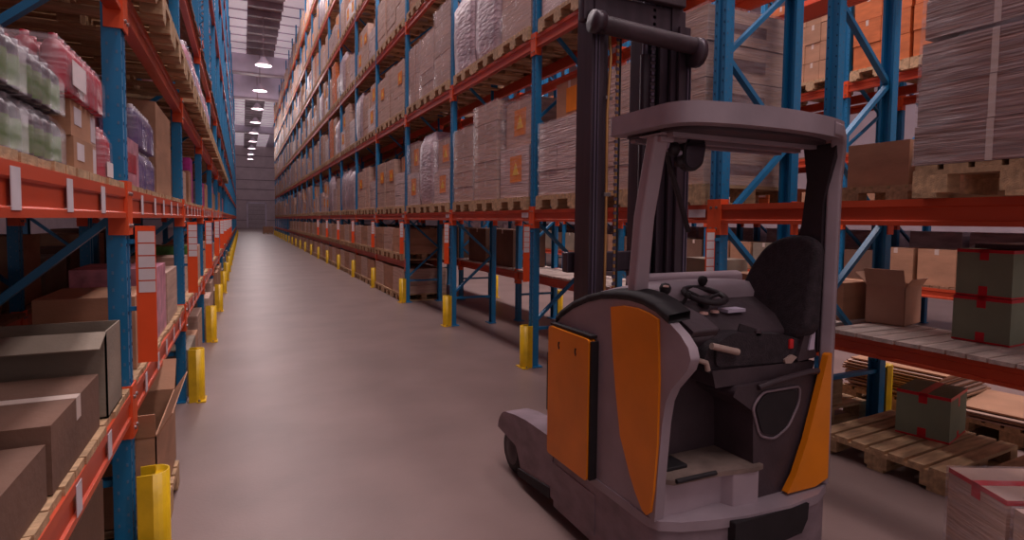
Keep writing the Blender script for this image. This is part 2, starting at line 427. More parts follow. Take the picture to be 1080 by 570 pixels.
# post guards, bolted to the floor
def guard_mesh(face):
    m = MB(); n = 10; r = .06; pts = []
    for j in range(n+1):
        a = PI/2+PI*j/n
        pts.append((r*math.cos(a)*-face*-1*1.0, r*math.sin(a)))
    pts = [(face*abs(math.cos(PI/2+PI*j/n))*r*1.0, r*math.sin(PI/2+PI*j/n)) for j in range(n+1)]
    back = [(0,0)]
    inner = [(face*abs(math.cos(PI/2+PI*j/n))*(r-.008), (r-.008)*math.sin(PI/2+PI*j/n)) for j in range(n, -1, -1)]
    poly = pts+[(-face*.06, -r), (-face*.06, -r+.008)]+inner+[(-face*.06, r-.008), (-face*.06, r)]
    for q in range(len(pts)-1):
        (ax_, ay_), (bx_, by_) = pts[q], pts[q+1]; (cx_, cy_), (dx_, dy_) = inner[n-q], inner[n-q-1]
        m.add([(ax_, ay_, 0), (bx_, by_, 0), (bx_, by_, .46), (ax_, ay_, .46), (cx_, cy_, 0), (dx_, dy_, 0), (dx_, dy_, .46), (cx_, cy_, .46)], [(0, 1, 2, 3), (5, 4, 7, 6), (3, 2, 6, 7)], 'yellow', True)
    for sy in (-1, 1): m.box(min(0, -face*.06), max(0, -face*.06), sy*r-(.008 if sy > 0 else 0), sy*r+(.008 if sy < 0 else 0), 0, .46, 'yellow')
    top = [(face*abs(math.cos(PI/2+PI*j/n))*(r-.004), (r-.004)*math.sin(PI/2+PI*j/n)) for j in range(n+1)]
    m.prism(top, 2, .425, .436, 'yellow')
    m.box(min(0, face*.07), max(0, face*.07), -.09, .09, 0, .012, 'yellow')
    for y in (-.078, .078): m.tube([(face*.02, y, .012), (face*.02, y, .026)], .01, 'bolt', 6)
    return m.mesh('post_guard')
GM = {f: guard_mesh(f) for f in (-1, 1)}
for k in range(0, KMAX+1):
    tag(put('post_guard', GM[-1], (XR-.066, Yk(k), 0)), 'yellow guard at the %s blue post across the aisle, counted from the lift truck' % BW[k], 'post guard', 'yellow post guards across the aisle')
    tag(put('post_guard', GM[1], (XL+.085, YL(k)-.04, 0)), 'yellow guard at the %s blue post on camera side of the aisle' % BW[k], 'post guard', 'yellow post guards beside the camera')
for k in range(0, 4):
    tag(put('post_guard', GM[1], (XD+.07, Yk(k), 0)), 'yellow guard on %s rear post, seen through the back-to-back racks' % BW[k], 'post guard', 'yellow post guards behind the back rack')
# location signs on the posts: plates sticking out into the aisle
def sign_parts():
    p = MB().box(0, .076, -.004, .004, .945, 1.56, 'label_orange_red').mesh('plate')
    return p
mat('label_orange_red', (240, 84, 34), .5, 0, .05, 5)
SP = sign_parts()
mc = MB().box(.010, .074, -.0055, -.004, 0, .052, 'paper')
mc.box(.010, .074, -.0056, -.0054, .050, .053, 'paper_line')
CELL = mc.mesh('card')
SB = MB().box(-.04, .005, .005, .009, 1.18, 1.20, 'blue').box(-.04, .005, .005, .009, 1.48, 1.50, 'blue').mesh('bracket')
def loc_sign(x, k, side, label):
    e = empty('location_sign', (x, (YL(k)-.0 if side > 0 else Yk(k)-.06), 0), label, 'sign', 'orange location signs on the rack posts')
    put('plate', SP, (0 if side > 0 else -.076, 0, 0), e)
    put('bracket', SB, (0, 0, 0), e, 0 if side > 0 else PI)
    for i in range(5): put('card', CELL, (0 if side > 0 else -.082, 0, 1.262+i*.056), e)
for k in range(0, 9):
    loc_sign(XL+.028, k, 1, 'orange sign with white cards beside the %s blue post on camera side' % BW[k])
    loc_sign(XR-.056, k, -1, 'orange sign with white cards beside the %s blue post across the aisle' % BW[k])

# ------------------------------------------------------------------ pallets and loads
PD = .92
def pallet_parts(w=.8, d=PD):
    """footprint: x 0..d, y 0..w, height .144"""
    top = MB(); n = 7
    for i in range(n):
        y = i*(w-.1)/(n-1); top.box(0, d, y, y+.092, .122, .144, 'wood')
    for x in (0, d/2-.05, d-.1): top.box(x, x+.1, 0, w, .1, .122, 'wood')
    blocks = [(x, y) for x in (0, d/2-.05, d-.1) for y in (0, w/2-.07, w-.14)]
    bl = MB().box(0, .1, 0, .14, .022, .1, 'wood').mesh('block')
    run = MB().box(0, d, 0, .1, 0, .022, 'wood').mesh('runner')
    allm = MB(); allm.v = list(top.v); allm.f = [list(f) for f in top.f]; allm.m = list(top.m); allm.sm = list(top.sm); allm.mats = list(top.mats)
    for x, y in blocks: allm.box(x, x+.1, y, y+.14, .022, .1, 'wood')
    for y in (0, w/2-.05, w-.1): allm.box(0, d, y, y+.1, 0, .022, 'wood')
    return top.mesh('deck_boards'), bl, run, blocks, allm
PT, PBL, PRUN, PBLK, PALL = pallet_parts()
PALLM = PALL.mesh('wooden_pallet')
def pallet(x, y, z, label, detail, rz=0, group='wooden pallets in the racks'):
    if detail:
        e = empty('wooden_pallet', (x, y, z), label, 'pallet', group, rz)
        put('deck_boards', PT, (0, 0, 0), e)
        for bx, by in PBLK: put('block', PBL, (bx, by, 0), e)
        for ry in (0, .35, .7): put('runner', PRUN, (0, ry, 0), e)
        return e
    return tag(put('wooden_pallet', PALLM, (x, y, z), None, rz), label, 'pallet', group)

def jit(r, a): return r.uniform(-a, a)
LOADS = []
def load_variant(i):
    """list of (part name, MB) in local coordinates: x 0..PD, y 0..0.8, z from 0"""
    r = random.Random(100+i); parts = []; kind = i % 8
    def cartons(nl, ny, h, mt, nx=1, inset=.0, tape=True):
        z = 0
        for l in range(nl):
            j = jit(r, .006)
            for a in range(nx):
                for b in range(ny):
                    m = MB(); y0 = .02+b*.76/ny+.003+j; y1 = .02+(b+1)*.76/ny-.003+j; x0 = a*PD/nx+.003+jit(r, .006)+inset; x1 = (a+1)*PD/nx-.003
                    m.box(x0, x1, y0, y1, z+.003, z+h-.004, mt)
                    if tape: m.box(x0-.001, x0, (y0+y1)/2-.02, (y0+y1)/2+.02, z+h-.08, z+h-.004, 'tape_clear'); m.box(x0, x1, (y0+y1)/2-.02, (y0+y1)/2+.02, z+h-.004, z+h-.003, 'tape_clear')
                    parts.append(('carton', m))
            z += h
        return z
    if kind == 0: top = cartons(5, 1, .243, 'kraft_pale')
    elif kind == 1:
        for (x0, y0, y1, z0, z1, mt) in ((.0, .02, .78, .0, .58, 'kraft_wrap'), (.05, .05, .72, .585, 1.12, 'kraft_pale')):
            m = MB(); m.box(x0, PD-x0, y0, y1, z0+.002, z1, mt); m.box(x0-.001, x0, (y0+y1)/2-.02, (y0+y1)/2+.02, z1-.1, z1, 'tape_clear'); parts.append(('carton', m))
            m = MB(); m.box(x0-.004, x0-.001, .20, .50, z1-.40, z1-.10, 'label_orange'); m.prism([(.27, z1-.32), (.35, z1-.17), (.43, z1-.32)], 0, x0-.006, x0-.004, 'label_mark'); parts.append(('label', m))
        top = 1.12
    elif kind == 2: top = cartons(3, 1, .42, 'kraft_pale')
    elif kind == 3:
        top = cartons(3, 2, .25, 'kraft_wrap')
        m = MB(); m.box(.10, PD-.06, .10, .60, .752, 1.13, 'kraft'); m.box(.099, .10, .33, .37, 1.0, 1.13, 'tape_clear'); parts.append(('carton', m))
        m = MB(); m.box(.096, .099, .16, .40, .82, 1.06, 'label_orange'); parts.append(('label', m))
    elif kind == 4: top = cartons(4, 3, .28, 'kraft')
    elif kind == 5:
        m = MB(); n = 9; hs = [1.05+.12*math.sin(j*1.3+i)+jit(r, .05) for j in range(n+1)]
        # bulging wrapped bale
        rings = []
        for zi in range(7):
            t = zi/6; bl = .02*math.sin(PI*t)+jit(r, .008); rings.append((t*1.2, bl if zi < 6 else -.07))
        pts = []; K = 5
        ring0 = [(0, u/K) for u in range(K)]+[(u/K, 1) for u in range(K)]+[(1, 1-u/K) for u in range(K)]+[(1-u/K, 0) for u in range(K)]
        vs = []
        for (z, b) in rings:
            for (a, c) in ring0:
                x = a*PD; y = c*.74+.03; x += (a-.5)*2*b+jit(r, .008); y += (c-.5)*2*b+jit(r, .008); vs.append((x, y, z))
        N = len(ring0); fs = [(q*N+j, q*N+(j+1) % N, (q+1)*N+(j+1) % N, (q+1)*N+j) for q in range(6) for j in range(N)]
        m.add(vs, fs, 'wrap_grey', True); m.add(vs[-N:], [tuple(range(N))], 'wrap_grey')
        parts.append(('bale', m)); top = 1.2
    elif kind == 6: top = cartons(2, 2, .52, 'kraft_pale')
    else: top = cartons(4, 2, .33, 'carton_orange')
    if kind in (0, 2):
        hh = .243 if kind == 0 else .42; m = MB()
        for l in range(5 if kind == 0 else 3): m.box(.24, .56, .0175, .0185, l*hh+hh*.3, l*hh+hh*.62, 'print')
        parts.append(('print', m))
    if kind == 2:
        m = MB(); z = top*.55; m.box(-.009, -.006, .12, .42, z, z+.30, 'label_orange')
        m.prism([(.20, z+.09), (.27, z+.22), (.34, z+.09)], 0, -.0105, -.009, 'label_mark'); parts.append(('label', m))
    if kind in (0, 1, 2, 3, 6):
        m = MB(); e = .012; ns = 6; vs = []
        ring0 = [(0, u/4) for u in range(4)]+[(u/4, 1) for u in range(4)]+[(1, 1-u/4) for u in range(4)]+[(1-u/4, 0) for u in range(4)]
        for s_ in range(ns+1):
            for (a, c) in ring0: vs.append((a*PD+(a-.5)*2*(e+jit(r, .006)), c*.76+.02+(c-.5)*2*(e+jit(r, .004)), top*s_/ns+(.008 if s_ == ns else 0)))
        N = 16; m.add(vs, [(q*N+j, q*N+(j+1) % N, (q+1)*N+(j+1) % N, (q+1)*N+j) for q in range(ns) for j in range(N)], 'film', True)
        m.add(vs[-N:], [tuple(range(N))], 'film')
        parts.append(('film', m))
    if i >= 8:
        k = (.84, .9, .78, .88, .8, .9, .86, .92)[kind]
        for n, m in parts: m.v = [(a, b, c*k) for a, b, c in m.v]
    return kind, parts, top
KW = ['wrapped stack of flat pale cartons', 'wrapped carton stack with orange label', 'wrapped stack of three wide cartons with orange label', 'wrapped stack of small cartons with orange label',
      'stack of plain brown cartons', 'grey film-wrapped bale', 'wrapped stack of four tall cartons', 'stack of orange cartons']
NV = 16
for i in range(NV):
    kind, parts, top = load_variant(i)
    meshes = []; joined = MB()
    for n, m in parts:
        meshes.append((n, m.mesh(n)))
        if n == 'film': continue
        o = len(joined.v); joined.v += m.v
        for f, mi, sm in zip(m.f, m.m, m.sm):
            joined.f.append([q+o for q in f]); joined.m.append(joined.mi(m.mats[mi])); joined.sm.append(sm)
    LOADS.append((kind, meshes, joined.mesh('carton_stack'), top, joined))

def load(i, x, y, z, label, detail, group, rz=0):
    kind, meshes, jm, top, _ = LOADS[i]
    if detail:
        e = empty('wrapped_load' if kind not in (4, 7) else 'carton_stack', (x, y, z), label, 'load', group, rz)
        for n, me in meshes: put(n, me, (0, 0, 0), e)
        return e
    return tag(put('wrapped_load' if kind not in (4, 7) else 'carton_stack', jm, (x, y, z), None, rz), label, 'load', group)

slots = []
POSW = ['nearest', 'middle', 'farthest']
rl = random.Random(5)
def add_slots(rackname, x, ks, tiers, weights, tw):
    for k in ks:
        for ti, z in enumerate(tiers):
            for p in range(3):
                y = Yk(k)+.112+p*.808+rl.uniform(-.004, .004)
                i = rl.choices(range(NV), weights=weights)[0]
                c = [(x, y, z), (x, y+.8, z+.14), (x, y, z+1.2), (x, y+.8, z+1.2)]
                if not any(in_frame(*q, 10) for q in c): continue
                q = project(x, y+.4, z+.7)
                if q is None: continue
                slots.append([q[2], rackname, x, y, z, i, k, p, tw[ti]])
w1 = [5, 5, 5, 5, 1.2, 3, 4, .5]*2
add_slots('aisle rack', XR-.02, range(-1, KMAX), TIERS[1:], w1, TW[1:])
add_slots('back rack', XC-.05, range(0, 7), [1.72, 3.56], [2, 3, 2, 2, 4, 1, 3, 7]*2, ['second', 'third'])
add_slots('farthest rack', XF-.07, range(-1, 8), [3.62], [1, 2, 1, 1, 3, 1, 2, 14]*2, ['fourth'])
slots.sort(key=lambda s: s[0])
# hand-picked loads near the front
PICK = {('aisle rack', 0, 0, 1.72): 0, ('aisle rack', 0, 1, 1.72): 8, ('aisle rack', 0, 2, 1.72): 3, ('aisle rack', 1, 0, 1.72): 1, ('aisle rack', 1, 1, 1.72): 0, ('aisle rack', 1, 2, 1.72): 8,
        ('aisle rack', 0, 2, 3.56): 1, ('aisle rack', 1, 0, 3.56): 2, ('aisle rack', 1, 1, 3.56): 5, ('aisle rack', 1, 2, 3.56): 13, ('aisle rack', 2, 0, 1.72): 9, ('aisle rack', 2, 1, 1.72): 5, ('aisle rack', 2, 0, 3.56): 0, ('aisle rack', 2, 1, 3.56): 8}
SKIP = {('aisle rack', -1, 0, 1.72), ('aisle rack', -1, 1, 1.72), ('aisle rack', -1, 2, 1.72), ('aisle rack', -1, 2, 3.56), ('aisle rack', -1, 1, 3.56), ('aisle rack', -1, 0, 3.56)}
for k_ in (0, 1, 2):
    for p_ in range(3):
        for z_ in (1.72, 3.56): SKIP.add(('back rack', k_, p_, z_))
restL = MB(); restP = MB(); nn = 0
for d, rn, x, y, z, i, k, p, tw in slots:
    key = (rn, k, p, z)
    if key in SKIP: continue
    i = PICK.get(key, i); kind = LOADS[i][0]
    if nn < 272:
        detail = d < 11
        where = '%s tier of %s, %s bay, %s of three' % (tw, rn, 'nearest' if k < 0 else BW[k], POSW[p])
        load(i, x+rl.uniform(.01, .05), y, z+.144, '%s, %s' % ({0: 'flat pale wrapped cartons', 1: 'wrapped orange-labelled cartons', 2: 'wide orange-labelled cartons', 3: 'small orange-labelled cartons', 4: 'plain brown cartons', 5: 'grey wrapped bale', 6: 'tall wrapped cartons', 7: 'orange cartons'}[kind], where), detail, 'loads in the '+rn)
        pallet(x, y, z, 'wooden pallet, '+where, d < 7.5)
    else:
        jm = LOADS[i][4]; o = len(restL.v); restL.v += [(a+x, b+y, c+z+.144) for a, b, c in jm.v]
        for f, mi, sm in zip(jm.f, jm.m, jm.sm): restL.f.append([q+o for q in f]); restL.m.append(restL.mi(jm.mats[mi])); restL.sm.append(sm)
        restP = restL; o = len(restP.v); restP.v += [(a+x, b+y, c+z) for a, b, c in PALL.v]
        for f, mi, sm in zip(PALL.f, PALL.m, PALL.sm): restP.f.append([q+o for q in f]); restP.m.append(restP.mi(PALL.mats[mi])); restP.sm.append(sm)
    nn += 1
print('SLOTS', nn)
if restL.v:
    tag(restL.build('distant_loads'), 'far off wrapped loads filling the distant upper bays of the aisle rack', 'loads', kind='stuff')

#==PART2==
# ------------------------------------------------------------------ reach truck
TO = (2.0, 2.15, 0)
truck = empty('lift_truck', TO, 'grey and orange reach truck standing in the aisle with tall dark mast', 'lift truck')
def tp(name, m, bevel=0, parent=None, label=None): return tag(m.build(name, parent or truck, TO, bevel), label)
def rpoly(pts, rad, n=6):
    """round the corners of a 2D polygon"""
    out = []; k = len(pts)
    for i in range(k):
        p = Vector(pts[i]); a = Vector(pts[i-1]); b = Vector(pts[(i+1) % k]); r = rad[i] if isinstance(rad, (list, tuple)) else rad
        if r <= 0: out.append(tuple(p)); continue
        da = (a-p); db = (b-p); ra = min(r, da.length*.45, db.length*.45); s = p+da.normalized()*ra; e = p+db.normalized()*ra
        for j in range(n+1):
            t = j/n; out.append(tuple((1-t)**2*s+2*t*(1-t)*p+t*t*e))
    return out
# chassis: bumper base with a bowed rear edge
base = [(1.50, 2.62), (1.50, 1.83), (1.52, 1.78), (1.60, 1.735), (1.72, 1.70), (1.89, 1.665), (2.12, 1.65), (2.32, 1.67), (2.45, 1.725), (2.50, 1.80), (2.50, 2.62)]
m = MB(); m.prism(base, 2, .06, .36, 'truck_bumper'); tp('chassis', m, .015)
lip = [(x+(-.006 if x < 2 else .006), y-.006 if y < 2 else y) for x, y in base]
m = MB(); m.prism(lip, 2, .345, .385, 'truck_grey'); tp('bumper_lip', m, .008)
m = MB(); m.prism([(1.80, .375), (2.24, .372), (2.235, .30), (2.20, .245), (1.83, .215), (1.80, .24)], 1, 1.644, 1.70, 'rubber'); tp('bumper_plate', m, .006)
# battery compartment block and inner walls
m = MB(); m.prism([(1.98, .38), (2.60, .38), (2.60, 1.06), (2.45, 1.12), (2.25, 1.17), (1.98, 1.17)], 0, 1.52, 2.46, 'plastic_dark'); tp('battery_box', m, .01)
# side shell
arc = [(2.600, 1.062), (2.554, 1.098), (2.44, 1.16), (2.305, 1.212), (2.19, 1.242), (2.076, 1.257), (1.97, 1.264), (1.878, 1.258), (1.80, 1.240), (1.72, 1.205)]
shell = [(2.603, .375)]+arc+[(1.66, 1.17), (1.618, 1.13), (1.604, 1.09), (1.62, 1.045), (1.66, 1.0), (1.705, .95), (1.735, .89), (1.752, .80), (1.765, .66), (1.775, .54), (1.785, .375)]
m = MB(); m.prism(shell, 0, 1.5, 1.545, 'truck_grey'); tp('side_shell', m, .008)
m = MB(); m.prism([(2.103, 1.218), (2.012, 1.236), (1.92, 1.240), (1.84, 1.230), (1.781, 1.214), (1.767, .976), (1.768, .706), (1.785, .504), (1.80, .415), (1.825, .392), (1.853, .401), (1.90, .455), (1.941, .518), (2.014, .659), (2.055, .859), (2.082, 1.024)], 0, 1.489, 1.502, 'truck_orange'); tp('side_stripe', m)
band = [(y, z+.004) for y, z in arc]+[(y-.0, z+.034) for y, z in reversed(arc)]
m = MB()
for i in range(len(arc)-1):
    (y0, z0), (y1, z1) = arc[i], arc[i+1]; q = [(y0, z0), (y1, z1), (y1, z1+.034), (y0, z0+.034)]
    vs = [(1.492, y, z) for y, z in q]+[(1.60, y, z+.012) for y, z in q]
    m.add(vs, [(0, 1, 2, 3), (4, 7, 6, 5), (3, 2, 6, 7), (0, 4, 5, 1)], 'rubber', True)
tp('rubber_band', m)
m = MB(); m.prism(rpoly([(2.219, .372), (2.603, .372), (2.603, 1.052), (2.219, 1.048)], .02, 3), 0, 1.452, 1.49, 'truck_orange'); pn = tp('battery_cover', m, .006)
m = MB(); m.box(1.46, 1.50, 2.205, 2.218, .38, 1.04, 'rubber'); m.box(1.462, 1.5, 2.22, 2.60, 1.054, 1.066, 'rubber'); tp('cover_seal', m)
for y in (2.49, 2.33):
    m = MB(); m.prism([(y-.006, .985), (y+.008, .985), (y+.012, .965), (y+.002, .945), (y-.005, .955), (y+.002, .968)], 0, 1.4505, 1.453, 'rubber'); m.build('latch_slot', pn, TO)
m = MB(); m.box(1.47, 1.53, 2.605, 2.655, .58, .90, 'rubber'); tp('side_latch', m, .01)
# domed cowl over the front
m = MB(); xs = [1.548, 1.56, 1.59, 1.66, 1.78, 1.95, 2.2, 2.34, 2.42, 2.47, 2.50]; ds = [.004, .012, .024, .036, .046, .05, .048, .04, .03, .015, 0]
vs = []
for x, d in zip(xs, ds):
    for (y, z, k) in ((2.62, .9, 0), (2.62, 1.04, .1), (2.585, 1.11, .5), (2.46, 1.185, .8), (2.32, 1.235, 1), (2.19, 1.262, 1.1), (2.08, 1.268, .9), (2.04, 1.24, .5), (2.03, 1.1, 0)): vs.append((x, y, z+d*k))
fs = [(i*9+j, (i+1)*9+j, (i+1)*9+j+1, i*9+j+1) for i in range(10) for j in range(8)]
m.add(vs, fs, 'truck_grey', True); m.add(vs, [tuple(range(9)), tuple(range(90+8, 89, -1))], 'truck_grey'); tp('cowl', m)
m = MB(); m.prism(rpoly([(2.20, 1.25), (2.34, 1.26), (2.36, 1.325), (2.24, 1.348), (2.20, 1.335)], .02, 3), 0, 1.76, 2.40, 'truck_light'); tp('cowl_rim', m, .012)
# dashboard with levers and wheel
m = MB(); m.prism([(2.06, .95), (1.86, 1.02), (1.83, 1.10), (1.90, 1.17), (2.08, 1.255)], 0, 1.70, 2.36, 'plastic_dark'); dash = tp('dashboard', m, .015)
m = MB(); m.prism([(1.98, 1.21), (1.80, 1.13), (1.72, 1.14), (1.70, 1.17), (1.80, 1.215), (1.98, 1.25)], 0, 1.60, 1.74, 'plastic_dark'); tp('console_edge', m, .012)
m = MB()
for (x, y) in ((1.78, 1.925), (1.86, 1.915), (1.93, 1.92)): m.lathe([(0, .012), (.018, .010), (.02, 0)], (x, y, 1.185+(y-1.9)*.4), 'dial', 10)
m.box(1.99, 2.10, 1.90, 1.96, 1.19, 1.205, 'steel_grey'); m.build('gauges', dash, TO)
wm = MB(); c = Vector((1.93, 1.985, 1.265)); rw = .095
ring = [c+Vector((rw*math.cos(t*2*PI/20), rw*math.sin(t*2*PI/20)*.95, rw*.25*math.sin(t*2*PI/20))) for t in range(21)]
wm.tube(ring, .014, 'truck_black', 8, cap=False)
for t in (0, 7, 13): wm.tube([c-Vector((0, 0, .02)), ring[t]], .009, 'truck_black', 6)
wm.lathe([(0, .0), (.03, -.004), (.032, -.03), (.02, -.06), (.02, -.1)], tuple(c), 'truck_black', 12)
st = tp('steering_wheel', wm)
m = MB(); p = ring[3]; m.lathe([(0, .062), (.018, .058), (.024, .04), (.016, .02), (.007, .012), (.007, 0)], tuple(p), 'rubber', 10); m.build('steering_knob', st, TO)
m = MB(); m.tube([(1.70, 2.0, 1.22), (1.695, 1.985, 1.27)], .010, 'rubber', 8); m.lathe([(0, .036), (.018, .032), (.027, .014), (.024, -.004), (.012, -.016), (0, -.018)], (1.693, 1.98, 1.295), 'rubber', 12); jo = tp('joystick', m)
m = MB(); m.lathe([(0, .006), (.012, .004), (.013, -.003)], (1.682, 1.962, 1.318), 'dial', 10); m.build('joystick_button', jo, TO)
m = MB(); m.tube([(1.79, 2.0, 1.2), (1.81, 1.97, 1.265)], .008, 'rubber', 8); m.lathe([(0, .018), (.016, .012), (.018, 0), (.01, -.012)], (1.81, 1.968, 1.272), 'rubber', 10); tp('joystick', m)
# front pillar
m = MB(); m.tube([(1.575, 1.90, 1.99), (1.572, 1.935, 1.84), (1.572, 1.985, 1.62), (1.575, 2.012, 1.40), (1.575, 2.03, 1.22)], 0, 'truck_light', sq=(.075, .06)); tp('front_pillar', m, .012)
m = MB(); m.box(1.53, 1.65, 1.83, 1.98, 1.955, 1.975, 'truck_grey'); m.box(1.55, 1.62, 1.86, 1.95, 1.93, 1.955, 'truck_light'); tp('pillar_cap', m, .006)
# overhead guard: rounded rim, underside bars
out = rpoly([(1.47, 2.12), (1.465, 1.655), (1.72, 1.60), (2.0, 1.595), (2.25, 1.625), (2.50, 1.70), (2.54, 2.12)], [.03, .17, .1, .1, .1, .16, .03])
inn = rpoly([(1.53, 2.07), (1.53, 1.72), (1.75, 1.67), (2.0, 1.66), (2.22, 1.68), (2.46, 1.76), (2.51, 2.07)], [.02, .12, .1, .1, .1, .12, .02])
m = MB(); m.prism(out, 2, 1.975, 2.055, 'truck_grey', False); roof = tp('overhead_guard', m, .014)
m = MB(); m.prism(inn, 2, 1.962, 1.976, 'plastic_dark'); m.build('roof_liner', roof, TO)
for y in (1.80, 1.93, 2.04):
    m = MB(); m.box(1.56, 2.47, y, y+.035, 1.945, 1.963, 'truck_grey'); m.build('roof_bar', roof, TO)
# rear pillar curving down from the roof
m = MB(); m.tube([(2.30, 1.665, 2.012), (2.385, 1.685, 2.008), (2.435, 1.71, 1.975), (2.462, 1.73, 1.91), (2.464, 1.742, 1.8), (2.463, 1.745, 1.4), (2.458, 1.745, 1.0), (2.456, 1.745, .39)], 0, 'truck_grey', sq=(.062, .058)); tp('rear_pillar', m, .012)
m = MB(); m.prism([(2.415, 1.0), (2.44, 1.01), (2.445, .42), (2.36, .395), (2.175, .398), (2.23, .475), (2.295, .62), (2.36, .82)], 1, 1.705, 1.735, 'truck_orange'); tp('rear_stripe', m, .008)
m = MB(); m.prism([(1.70, 1.965), (1.87, 1.965), (1.845, 1.80), (1.865, 1.6), (1.90, 1.45), (1.98, 1.3), (2.02, 1.0), (1.76, 1.0), (1.76, 1.7)], 0, 2.41, 2.45, 'truck_black'); tp('rear_guard_panel', m, .008)
# operator floor, riser
m = MB(); m.prism([(1.545, 1.80), (1.58, 1.765), (1.80, 1.755), (1.99, 1.72), (2.05, 1.73), (2.05, 2.0), (1.545, 2.0)], 2, .525, .545, 'floor_mat'); tp('floor_plate', m, .004)
m = MB(); m.tube([(1.585, 1.757, .545), (1.79, 1.748, .548)], .010, 'rubber', 8); tp('step_edge', m)
m = MB(); m.box(1.60, 1.72, 1.84, 1.95, .545, .56, 'rubber'); tp('pedal', m, .004)
m = MB(); m.prism([(1.52, 1.84), (1.56, 1.80), (1.68, 1.79), (1.80, 1.80), (1.86, 1.79), (1.885, 1.74), (2.02, 1.725), (2.02, 2.0), (1.52, 2.0)], 2, .38, .525, 'truck_light'); tp('step_riser', m, .006)
# seat base housing with pocket
m = MB(); m.prism([(2.02, .38), (2.47, .38), (2.47, .90), (1.90, .90), (1.88, .86), (2.0, .78)], 1, 1.752, 2.30, 'plastic_dark'); hs = tp('seat_housing', m, .02)
m = MB(); pk = rpoly([(1.99, .80), (2.04, .665), (2.13, .638), (2.22, .68), (2.285, .78), (2.29, .86), (2.05, .86)], .03, 4)
m.tube([(x, 1.748, z) for x, z in pk+[pk[0]]], .006, 'truck_bumper', 6, cap=False); m.build('pocket_rim', hs, TO)
m = MB(); m.prism([(x*.88+2.16*.12, z*.88+.77*.12) for x, z in pk], 1, 1.747, 1.753, 'rubber'); m.build('pocket', hs, TO)
m = MB(); m.tube([(2.02, 1.745, .885), (2.12, 1.738, .905), (2.33, 1.735, .925), (2.42, 1.74, .92)], .014, 'plastic_dark', 8); tp('grab_rail', m)
# seat: cushion, backrest
sp_ = empty('seat_group', (0, 0, 0), None, 'x'); bpy.data.objects.remove(sp_)
def cushion(name, pts, mt, axis, a, b, bev, parent=None):
    m = MB(); m.prism(pts, axis, a, b, mt); return tp(name, m, bev, parent)
seat = cushion('seat', rpoly([(1.74, 1.0), (1.78, .955), (2.38, .93), (2.42, 1.03), (2.34, 1.075), (2.05, 1.095), (1.86, 1.11), (1.77, 1.08)], .03, 4), 'seat_fabric', 1, 1.79, 2.22, .03)
cushion('cushion_bolster', rpoly([(1.80, .99), (2.36, .965), (2.38, 1.05), (2.20, 1.10), (1.9, 1.13), (1.80, 1.09)], .03, 4), 'seat_fabric', 1, 1.775, 1.86, .025, seat)
cushion('seat_pan', [(1.80, .90), (2.40, .90), (2.42, .96), (1.78, .975)], 'plastic_dark', 1, 1.775, 2.2, .012, seat)
bk = rpoly([(1.73, 1.10), (1.735, 1.50), (1.80, 1.545), (1.93, 1.54), (2.03, 1.49), (2.10, 1.38), (2.155, 1.22), (2.155, 1.08), (2.06, 1.04), (1.85, 1.04)], .05, 4)
m = MB(); a = [(2.27+.09*(z-1.04)/.5, y, z) for y, z in bk]; b = [(2.385+.03*(z-1.04)/.5, y*.98+.03, z) for y, z in bk]; n = len(bk)
m.add(a+b, [tuple(range(n-1, -1, -1)), tuple(range(n, 2*n))]+[(i, (i+1) % n, (i+1) % n+n, i+n) for i in range(n)], 'seat_fabric'); back = tp('backrest', m, .03)
m = MB()
for i in range(3): m.tube([(2.305+.02*i, 1.86, 1.16+.09*i), (2.307+.02*i, 2.03, 1.175+.09*i)], .004, 'truck_black', 6)
m.build('seam', back, TO)
# belt, buckle, levers
m = MB(); m.box(2.235, 2.262, 1.765, 1.79, 1.03, 1.075, 'red_plastic', Matrix.Translation((0, 0, 0))); bu = tp('belt_buckle', m, .006, label='red belt buckle')
m = MB(); m.tube([(2.25, 1.785, 1.035), (2.26, 1.80, .985), (2.30, 1.80, .95)], 0, 'truck_black', sq=(.03, .006)); tp('belt_stalk', m)
m = MB(); m.tube([(1.95, 1.80, 1.145), (2.03, 1.785, 1.12), (2.08, 1.80, 1.10)], 0, 'truck_black', sq=(.035, .006)); m.box(2.03, 2.06, 1.775, 1.79, 1.105, 1.13, 'plastic_dark'); tp('seat_belt', m)
m = MB(); m.tube([(1.765, 1.768, 1.085), (1.91, 1.762, 1.048)], [.014, .015], 'lever', 8); tp('seat_lever', m, label='pale grey lever beside the cushion')
m = MB(); m.tube([(1.70, 1.775, 1.03), (1.735, 1.765, 1.018), (1.745, 1.765, .985)], [.010, .012, .012], 'lever', 8); tp('seat_lever', m)
m = MB(); m.prism([(2.205, .985), (2.25, 1.005), (2.285, .99), (2.25, .965), (2.21, .968)], 1, 1.765, 1.80, 'lever'); tp('seat_lever', m, .004)
m = MB(); m.prism(rpoly([(2.28, .97), (2.33, 1.12), (2.37, 1.125), (2.41, .98)], .01, 3), 1, 1.76, 1.785, 'plastic_dark'); tp('belt_retractor', m, .006)
m = MB(); m.prism([(2.345, 1.02), (2.365, 1.115), (2.385, 1.11), (2.38, 1.02)], 1, 1.752, 1.76, 'steel_grey'); tp('retractor_bracket', m)
m = MB(); m.tube([(2.335, 1.76, 1.10), (2.322, 1.757, 1.135), (2.330, 1.757, 1.15)], .006, 'lever', 6); tp('belt_hook', m)
